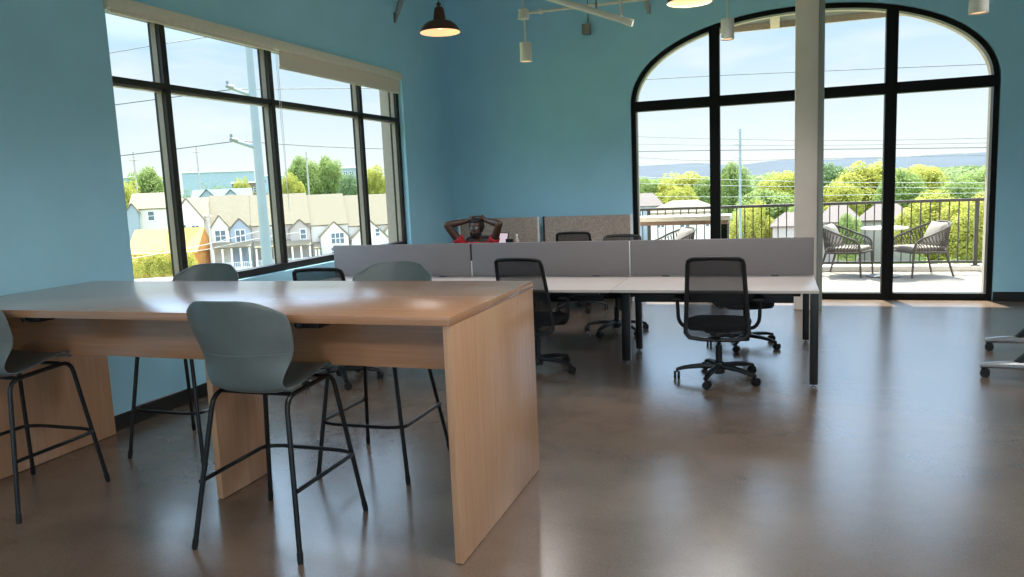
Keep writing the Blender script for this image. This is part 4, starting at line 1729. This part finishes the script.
def hip_house(px0, px1, D, ridge, eave, label, roof='shingle_grey', depth=9, siding='siding_taupe', glazed=True):
    pc = (px0 + px1) / 2
    fr = Frame(pc, D)
    t = house_empty('house', label, 'house', fr, 'houses below the balcony')
    x0, x1 = fr.x(px0), fr.x(px1)
    ze, zr = fr.z(eave, pc), fr.z(ridge, pc, depth / 2)
    ze = max(ze, 2.4)
    b = MB()
    b.box((x0 + 0.3, 0.3, 0), (x1 - 0.3, depth - 0.3, ze))
    b.build('wall', siding, t, smooth=False)
    ins = min((x1 - x0) * 0.32, depth * 0.45)
    A, B_, C_, D_ = (x0, 0, ze), (x1, 0, ze), (x1, depth, ze), (x0, depth, ze)
    E, F = (x0 + ins, depth / 2, zr), (x1 - ins, depth / 2, zr)
    b = MB()
    b.poly([A, B_, F, E], 0.15)
    b.poly([B_, C_, F], 0.15)
    b.poly([C_, D_, E, F], 0.15)
    b.poly([D_, A, E], 0.15)
    b.build('roof', roof, t, smooth=False)
    n = max(2, int((x1 - x0) / 3)) if glazed else 0
    for i in range(n):
        house_window(t, x0 + (x1 - x0) * (i + 0.5) / n, ze - 1.3, 0.9, 1.2, 0.3, 1)
    return t


hip_house(816, 862, 105, 205, 222, 'grey hip roofed house behind the left rope armchair of the round table', 'shingle_grey', 12, glazed=False)
hip_house(858, 916, 112, 203, 220, 'grey hip roofed house behind the round balcony table', 'shingle_grey', 12, glazed=False)
hip_house(770, 816, 96, 212, 226, 'taupe roofed house left of the white column', 'shingle_grey', 11, glazed=False)
hip_house(630, 664, 150, 193, 206, 'grey roofed house at the left edge of the arched window', 'shingle_grey', 12, 'siding_grey')
hip_house(648, 722, 100, 200, 212, 'long taupe roofed house with pale walls above the balcony bar', 'shingle', 12, 'siding_white')
hip_house(700, 742, 170, 191, 201, 'taupe roofed house behind the left mullion of the arch', 'shingle', 12)
hip_house(924, 956, 208, 183, 193, 'small taupe roofed house far among the trees on the right', 'shingle_grey', 12)


# ------------------------------------------------------------------ trees
def leaf_object(name, m, centres, normals, sizes, aspect=0.6):
    """One mesh of small rhombic leaves."""
    import numpy as np
    Cn, Nn, S = np.asarray(centres), np.asarray(normals), np.asarray(sizes)[:, None]
    Nn = Nn / np.linalg.norm(Nn, axis=1, keepdims=True)
    rg = np.random.default_rng(11)
    U = np.cross(Nn, rg.normal(size=Nn.shape))
    U /= np.linalg.norm(U, axis=1, keepdims=True)
    V = np.cross(Nn, U)
    n = len(Cn)
    co = np.stack([Cn + U * S, Cn + V * S * aspect, Cn - U * S, Cn - V * S * aspect], axis=1).reshape(-1, 3)
    me = bpy.data.meshes.new(name)
    me.vertices.add(4 * n)
    me.vertices.foreach_set('co', co.astype('f').ravel())
    me.loops.add(4 * n)
    me.loops.foreach_set('vertex_index', np.arange(4 * n, dtype='i'))
    me.polygons.add(n)
    me.polygons.foreach_set('loop_start', np.arange(0, 4 * n, 4, dtype='i'))
    me.update(calc_edges=True)
    me.materials.append(M[m])
    return me


def crown_mesh(name, m, seed, n_clump, n_leaf, size):
    """Leaf sprays gathered in rounded clumps; unit crown about 1 wide and 1 tall, base at 0."""
    import numpy as np
    rg = np.random.default_rng(seed)
    P, Q, S = [], [], []
    for i in range(n_clump):
        while True:
            p = rg.uniform(-1, 1, 3)
            if np.linalg.norm(p) < 1:
                break
        p = p / np.linalg.norm(p) * np.linalg.norm(p) ** 0.5 * 0.36
        p[2] = p[2] * 1.05 + 0.52
        r = rg.uniform(0.08, 0.17)
        d = rg.normal(size=(n_leaf, 3))
        d /= np.linalg.norm(d, axis=1, keepdims=True)
        P.append(p + d * r * rg.uniform(0.75, 1.05, (n_leaf, 1)))
        Q.append(d + rg.normal(size=(n_leaf, 3)) * 0.45 + np.array([0, 0, 0.3]))
        S.append(size * rg.uniform(0.7, 1.3, n_leaf))
    return leaf_object(name, m, np.concatenate(P), np.concatenate(Q), np.concatenate(S))


CROWNS = {
    'y': crown_mesh('crown_leaves_yellow', 'leaf_yellow', 1, 70, 260, 0.017),
    'g': crown_mesh('crown_leaves_green', 'leaf_green', 2, 70, 260, 0.017),
    'd': crown_mesh('crown_leaves_dark', 'leaf_dark', 3, 70, 260, 0.017),
    'Y': crown_mesh('crown_leaves_near', 'leaf_yellow', 4, 90, 300, 0.014),
}
b = MB()
b.tube(smooth_pts([(0, 0, 0), (0.012, 0, 0.3), (-0.01, 0.01, 0.6), (0, 0, 0.85)], 3), [0.05 - 0.035 * i / 9 for i in range(10)], 8)
for k in range(5):
    a = k * 1.26
    b.tube([(0, 0, 0.4 + 0.06 * k), (0.12 * math.cos(a), 0.12 * math.sin(a), 0.58 + 0.06 * k), (0.24 * math.cos(a), 0.24 * math.sin(a), 0.72 + 0.05 * k)], [0.018, 0.012, 0.006], 6)
o = b.build('trunk', 'bark')
TRUNK = o.data
bpy.data.objects.remove(o)


def tree(px, top, D, wpx, kind, label, group='trees outside'):
    a = azim(px)
    s = D / FOC
    w = wpx * s * 1.15
    r = ray(px, top)
    zt = EYE.z + r.z * D / math.hypot(r.x, r.y) - GZ
    t = thing('deciduous_tree', label, 'tree', (D * math.sin(a), D * math.cos(a), GZ), random.uniform(0, 6.28), group)
    base = zt * (0.01 if kind == 'Y' else 0.2)
    c_ = bpy.data.objects.new('crown', CROWNS[kind])
    C.objects.link(c_)
    c_.parent = t
    c_.location = (0, 0, base)
    c_.scale = (w, w, (zt - base) / 0.98)
    k = bpy.data.objects.new('trunk', TRUNK)
    C.objects.link(k)
    k.parent = t
    k.scale = (w * 0.9, w * 0.9, zt * 0.95)
    return t


for args in (
        (936, 193, 104, 66, 'Y', 'bright yellow green tree just beyond the railing behind the right rope armchair'),
        (978, 195, 100, 60, 'Y', 'bright yellow green tree touching the right edge of the arched window'),
        (868, 160, 150, 60, 'y', 'tall yellow green tree left of the right mullion of the arch'),
        (832, 163, 190, 40, 'd', 'dark green tree directly right of the white column'),
        (918, 164, 180, 52, 'y', 'yellow green tree over the bright near tree on the right'),
        (984, 170, 190, 46, 'g', 'green tree before the hills at the right edge of the arch'),
        (900, 170, 140, 44, 'g', 'green tree right of the right mullion of the arch'),
        (838, 180, 135, 44, 'y', 'low yellow green tree over the grey roof right of the column'),
        (733, 163, 150, 34, 'g', 'green tree behind the pale utility pole'),
        (782, 170, 165, 50, 'y', 'yellow green tree left of the white column'),
        (765, 190, 122, 64, 'g', 'broad green tree right of the pale utility pole, above the railing'),
        (752, 203, 100, 44, 'Y', 'bright yellow green tree low at the foot of the pale utility pole'),
        (683, 171, 185, 60, 'y', 'yellow green tree in the middle of the left arch pane'),
        (646, 178, 190, 36, 'g', 'green tree at the left edge of the arched window'),
        (706, 178, 160, 34, 'g', 'green tree directly left of the left mullion'),
        (682, 184, 140, 34, 'y', 'yellow green tree above the long taupe roof'),
        (806, 200, 115, 40, 'g', 'green tree low behind the white column'),
        (848, 214, 92, 26, 'g', 'small green tree between the two grey hip roofed houses'),
        (962, 178, 150, 40, 'g', 'green tree right of the small far taupe roof'),
        (148, 168, 210, 40, 'g', 'green tree at the left end of the left window'),
        (128, 178, 190, 26, 'y', 'yellow green tree cut by the left window edge'),
        (304, 157, 230, 36, 'g', 'tall green tree right of the steel lamp pole, first of two'),
        (330, 157, 235, 34, 'g', 'tall green tree above the triple window gable'),
        (352, 174, 225, 30, 'd', 'low dark green tree under the far apartment block'),
        (378, 164, 225, 32, 'y', 'yellow green tree near the right frame of the left window'),
        (292, 172, 215, 24, 'y', 'small yellow green tree beside the third window bar'),
        (243, 176, 215, 20, 'y', 'small yellow green tree left of the steel lamp pole')):
    tree(*args)

# distant woods: nobody could count these crowns
import numpy as np
rg = np.random.default_rng(5)


def scatter_crowns(spots, n_of, leaf):
    P, Q, S = [], [], []
    for (cx_, cy_, R0, ht, D) in spots:
        n = n_of(D)
        d = rg.normal(size=(n, 3))
        d[:, 2] = np.abs(d[:, 2]) * 0.95
        d /= np.linalg.norm(d, axis=1, keepdims=True)
        lump = 1 + 0.14 * np.sin(d[:, :1] * 9 + cx_) * np.cos(d[:, 1:2] * 8 + cy_)
        q = d * lump * np.array([R0, R0, ht * 0.65]) + np.array([cx_, cy_, ht * 0.35])
        P.append(q)
        Q.append(d + rg.normal(size=(n, 3)) * 0.45)
        S.append(R0 * leaf(D) * rg.uniform(0.7, 1.3, n))
    return np.concatenate(P), np.concatenate(Q), np.concatenate(S)


for (lab, count, dmin, dfac, a0, a1, h0, h1) in (
        ('green woods stretching to the hills beyond the balcony', 1250, 215, 6, -16, 19, 7.0, 10.6),
        ('green woods on the skyline beyond the townhouses', 260, 380, 1.4, -55, -20, 8.0, 11.0)):
    spots = []
    for i in range(count):
        D = dmin * (dfac ** rg.random())
        a = R_(rg.uniform(a0, a1))
        spots.append((D * math.sin(a), D * math.cos(a), rg.uniform(4.0, 7.5) * (1 + D / 900), rg.uniform(h0, h1) + 1.1 * min(1, D / 700), D))
    P_, Q_, S_ = scatter_crowns(spots, lambda D: 420 if D < 400 else 170, lambda D: 0.085 if D < 400 else 0.15)
    o = bpy.data.objects.new('woods', leaf_object('woods', 'leaf_woods', P_, Q_, S_))
    C.objects.link(o)
    o.location = (0, 0, GZ)
    tag(o, lab, 'woods', kind='stuff')
fr = Frame(205, 250)
spots = [(rg.uniform(fr.x(178), fr.x(300)), rg.uniform(0, 3), 2.6, fr.z(190, 205) * rg.uniform(0.85, 1.1), 250) for i in range(60)]
P_, Q_, S_ = scatter_crowns(spots, lambda D: 300, lambda D: 0.1)
o = bpy.data.objects.new('hedge', leaf_object('hedge', 'leaf_dark', P_, Q_, S_))
C.objects.link(o)
o.location = fr.o
o.rotation_euler = (0, 0, -fr.a)
tag(o, 'long green hedge in front of the pale blue warehouse', 'hedge', kind='stuff')
fr = Frame(158, 124)
spots = [(rg.uniform(fr.x(122), fr.x(186)), rg.uniform(-0.6, 0.6), 1.0, fr.z(254, 158) * rg.uniform(0.7, 1.1), 124) for i in range(50)]
P_, Q_, S_ = scatter_crowns(spots, lambda D: 260, lambda D: 0.12)
o = bpy.data.objects.new('shrubs', leaf_object('shrubs', 'leaf_yellow', P_, Q_, S_))
C.objects.link(o)
o.location = fr.o
o.rotation_euler = (0, 0, -fr.a)
tag(o, 'yellow green shrubs in front of the yellow roofed building', 'shrubs', kind='stuff')

# hills: two long ridges
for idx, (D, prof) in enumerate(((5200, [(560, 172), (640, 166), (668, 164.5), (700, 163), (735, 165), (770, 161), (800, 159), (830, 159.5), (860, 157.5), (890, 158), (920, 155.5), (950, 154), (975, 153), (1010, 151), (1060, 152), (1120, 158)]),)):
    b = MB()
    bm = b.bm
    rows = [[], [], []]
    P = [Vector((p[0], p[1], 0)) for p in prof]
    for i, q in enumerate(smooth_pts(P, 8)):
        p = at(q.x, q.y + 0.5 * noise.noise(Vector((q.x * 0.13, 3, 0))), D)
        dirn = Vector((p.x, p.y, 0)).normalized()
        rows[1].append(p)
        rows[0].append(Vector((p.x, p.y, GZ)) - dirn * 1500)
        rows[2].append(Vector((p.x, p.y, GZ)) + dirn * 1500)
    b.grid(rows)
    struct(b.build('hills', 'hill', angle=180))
b = MB()
b.box((-3000, 1199, GZ - 3), (3500, 5200, GZ - 0.5))
struct(b.build('land', 'ground', smooth=False))

# ------------------------------------------------------------------ poles and cables
lpole = thing('lamp_pole', 'tall pale blue steel lamp pole with two short arms outside the left window', 'lamp pole', (at(262, 200, 31).x, at(262, 200, 31).y, GZ))
H_ = lambda px, py, D: at(px, py, D).z - GZ
b = MB()
b.tube([(0, 0, 0), (0, 0, 20.5)], [0.29, 0.10], 16)
b.build('pole', 'pole_steel', lpole)
aa = azim(245)
ux, uy = math.cos(aa), -math.sin(aa)
for (pt, pe, dx) in ((96, 88, 0.75), (148, 141, 0.78)):
    z0, z1 = H_(252, pt, 31), H_(236, pe, 31)
    b = MB()
    b.tube([(0, 0, z0), (-ux * dx, -uy * dx, z1)], [0.085, 0.06], 10)
    arm = b.build('arm', 'pole_steel', lpole)
    b = MB()
    b.tube([(-ux * (dx - 0.1), -uy * (dx - 0.1), z1), (-ux * (dx + 0.18), -uy * (dx + 0.18), z1 + 0.09)], [0.1, 0.07], 10)
    b.tube([(-ux * (dx + 0.12), -uy * (dx + 0.12), z1 + 0.05), (-ux * (dx + 0.12), -uy * (dx + 0.12), z1 + 0.25)], 0.05, 8)
    b.build('lamp_head', 'grey_metal', arm)


def pole(px, top, D, r, label, arms=(), m='pole_wood'):
    p = at(px, top, D)
    t = thing('utility_pole', label, 'utility pole', (p.x, p.y, GZ), -azim(px), 'utility poles')
    b = MB()
    b.tube([(0, 0, 0), (0, 0, p.z - GZ)], [r * 1.2, r * 0.85], 10)
    b.build('pole', m, t)
    for (py, wl, wr) in arms:
        z = at(px, py, D).z - GZ
        s = D / FOC
        b = MB()
        b.tube([(-wl * s, -r, z), (wr * s, -r, z - 0.05)], r * 0.45, 6)
        b.build('crossarm', m, t)


pole(740, 129, 60, 0.105, 'tall pale utility pole standing right of the left mullion', ((144, 6, 1), (157, 5, 1)), 'pole_steel')
pole(133, 152, 200, 0.22, 'thin utility pole at the far left of the left window', ((160, 4, 4),))
pole(196, 146, 200, 0.22, 'thin utility pole over the pale blue warehouse', ((152, 3, 3),))
pole(306, 152, 190, 0.2, 'thin utility pole among the trees right of the steel lamp pole', ((158, 3, 3),))
pole(208, 214, 125, 0.16, 'short utility pole before the white porch townhouse', ((216, 4, 4),))


def cable(pts, D0, D1, r, label, m='wire', group='overhead cables'):
    n = len(pts)
    P = [at(p[0], p[1], D0 + (D1 - D0) * i / (n - 1)) for i, p in enumerate(pts)]
    o_ = P[0].copy()
    b = MB()
    b.tube([p - o_ for p in smooth_pts(P, 5)], r, 5)
    o = b.build('overhead_cable', m, loc=o_)
    tag(o, label, 'cable', group)


cable([(60, 62), (150, 46), (215, 36), (330, 18)], 42, 46, 0.022, 'highest cable crossing the top left panes of the left window')
cable([(60, 112), (140, 101.5), (235, 89)], 34, 31, 0.02, 'cable running from the left to the upper arm of the steel lamp pole')
cable([(232, 89), (330, 88.5), (430, 88)], 31, 40, 0.02, 'cable running right from the upper arm of the steel lamp pole')
cable([(60, 162), (140, 153.5), (237, 141)], 34, 31, 0.02, 'cable running from the left to the lower arm of the steel lamp pole')
cable([(237, 141), (330, 147), (430, 150)], 31, 42, 0.02, 'cable running right from the lower arm of the steel lamp pole')
cable([(110, 262), (190, 248), (240, 236), (280, 226)], 70, 76, 0.035, 'pale cable sloping up across the white porch townhouse', 'wire_pale')
cable([(120, 253), (190, 252), (250, 240), (300, 232)], 70, 76, 0.03, 'pale cable just under the sloping one before the townhouses', 'wire_pale')
cable([(590, 83), (700, 76.5), (800, 72), (1040, 62)], 38, 44, 0.02, 'highest cable across the arched window')
cable([(590, 152.5), (700, 150.5), (850, 149), (1040, 147)], 40, 46, 0.024, 'darkest cable crossing the arch just above the hills')
cable([(590, 135), (700, 138.5), (850, 140.5), (1040, 137)], 60, 60, 0.02, 'thin cable above the dark one across the arch')
cable([(590, 143), (700, 145), (850, 145), (1040, 142)], 60, 60, 0.018, 'thinnest cable directly above the dark one across the arch')
cable([(590, 154), (700, 160.5), (850, 158), (1040, 154)], 60, 60, 0.018, 'sagging cable before the hills across the arch')
cable([(590, 176), (740, 180), (850, 182.5), (1040, 183)], 36, 36, 0.014, 'pale cable before the treetops across the arch', 'wire_pale')
cable([(590, 182), (740, 186), (850, 187), (1040, 189)], 36, 36, 0.013, 'pale cable just below the treetop cable across the arch', 'wire_pale')
cable([(590, 196), (740, 197), (850, 195), (1040, 192)], 34, 34, 0.012, 'lowest pale cable just above the railing', 'wire_pale')

# ================================================================== SKY, SUN, CAMERA
wd = bpy.data.worlds.new('sky')
bpy.context.scene.world = wd
wd.use_nodes = True
nt = wd.node_tree
N, L = nt.nodes, nt.links
bg = N['Background']
tcn = N.new('ShaderNodeTexCoord')
sp = N.new('ShaderNodeSeparateXYZ')
L.new(tcn.outputs['Generated'], sp.inputs[0])
rp = N.new('ShaderNodeValToRGB')
e = rp.color_ramp.elements
e[0].position, e[0].color = 0.0, (0.11, 0.12, 0.08, 1)
e[1].position, e[1].color = 1.0, (0.75, 0.87, 1.0, 1)
for p_, c_ in ((0.496, (0.11, 0.12, 0.08)), (0.502, (0.2, 0.202, 0.197)), (0.525, (0.178, 0.191, 0.198)), (0.587, (0.115, 0.156, 0.195)), (0.63, (0.23, 0.33, 0.48)), (0.70, (0.48, 0.66, 0.88))):
    k = e.new(p_)
    k.color = c_ + (1,)
mr = N.new('ShaderNodeMapRange')
mr.inputs['From Min'].default_value = -1
mr.inputs['From Max'].default_value = 1
L.new(sp.outputs['Z'], mr.inputs['Value'])
L.new(mr.outputs['Result'], rp.inputs['Fac'])
mp = N.new('ShaderNodeMapping')
mp.inputs['Scale'].default_value = (3, 3, 14)
L.new(tcn.outputs['Generated'], mp.inputs['Vector'])
cn = N.new('ShaderNodeTexNoise')
cn.inputs['Scale'].default_value = 1.6
cn.inputs['Detail'].default_value = 6
L.new(mp.outputs['Vector'], cn.inputs['Vector'])
cr = N.new('ShaderNodeValToRGB')
cr.color_ramp.elements[0].position = 0.54
cr.color_ramp.elements[1].position = 0.74
cr.color_ramp.elements[0].color = (0, 0, 0, 1)
cr.color_ramp.elements[1].color = (0.6, 0.6, 0.6, 1)
L.new(cn.outputs['Fac'], cr.inputs['Fac'])
gt = N.new('ShaderNodeMath')
gt.operation = 'GREATER_THAN'
gt.inputs[1].default_value = 0.0
L.new(sp.outputs['Z'], gt.inputs[0])
mu = N.new('ShaderNodeMath')
mu.operation = 'MULTIPLY'
L.new(cr.outputs['Color'], mu.inputs[0])
L.new(gt.outputs[0], mu.inputs[1])
mx = N.new('ShaderNodeMix')
mx.data_type = 'RGBA'
L.new(mu.outputs[0], mx.inputs[0])
L.new(rp.outputs['Color'], mx.inputs[6])
mx.inputs[7].default_value = (0.2, 0.2, 0.198, 1)
L.new(mx.outputs[2], bg.inputs['Color'])
bg.inputs['Strength'].default_value = 4.0

sd = bpy.data.lights.new('sun', 'SUN')
sd.energy = 10.0
sd.angle = 0.009
sd.color = (1.0, 0.93, 0.76)
so = bpy.data.objects.new('sun', sd)
C.objects.link(so)
el, dirn = R_(59), Vector((-0.24, 1.0, 0)).normalized()
tosun = Vector((dirn.x * math.cos(el), dirn.y * math.cos(el), math.sin(el)))
so.rotation_euler = tosun.to_track_quat('Z', 'Y').to_euler()
so.location = (0, 30, 40)

cd = bpy.data.cameras.new('camera')
cd.sensor_width = 36
cd.lens = FOC / 1024 * 36
cd.clip_start = 0.05
cd.clip_end = 12000
co = bpy.data.objects.new('camera', cd)
C.objects.link(co)
right = Vector([ROT[i][0] for i in range(3)])
up = -Vector([ROT[i][1] for i in range(3)])
back = -Vector([ROT[i][2] for i in range(3)])
mw = Matrix((right, up, back)).transposed().to_4x4()
mw.translation = EYE
co.matrix_world = mw
sc = bpy.context.scene
sc.camera = co
sc.view_settings.view_transform = 'Standard'
sc.view_settings.look = 'None'
sc.view_settings.gamma = 1
sc.view_settings.use_curve_mapping = False
sc.view_settings.exposure = 0.5
sc.cycles.max_bounces = 10
sc.cycles.diffuse_bounces = 6
sc.cycles.glossy_bounces = 4
sc.cycles.transparent_max_bounces = 16
sc.cycles.sample_clamp_indirect = 6
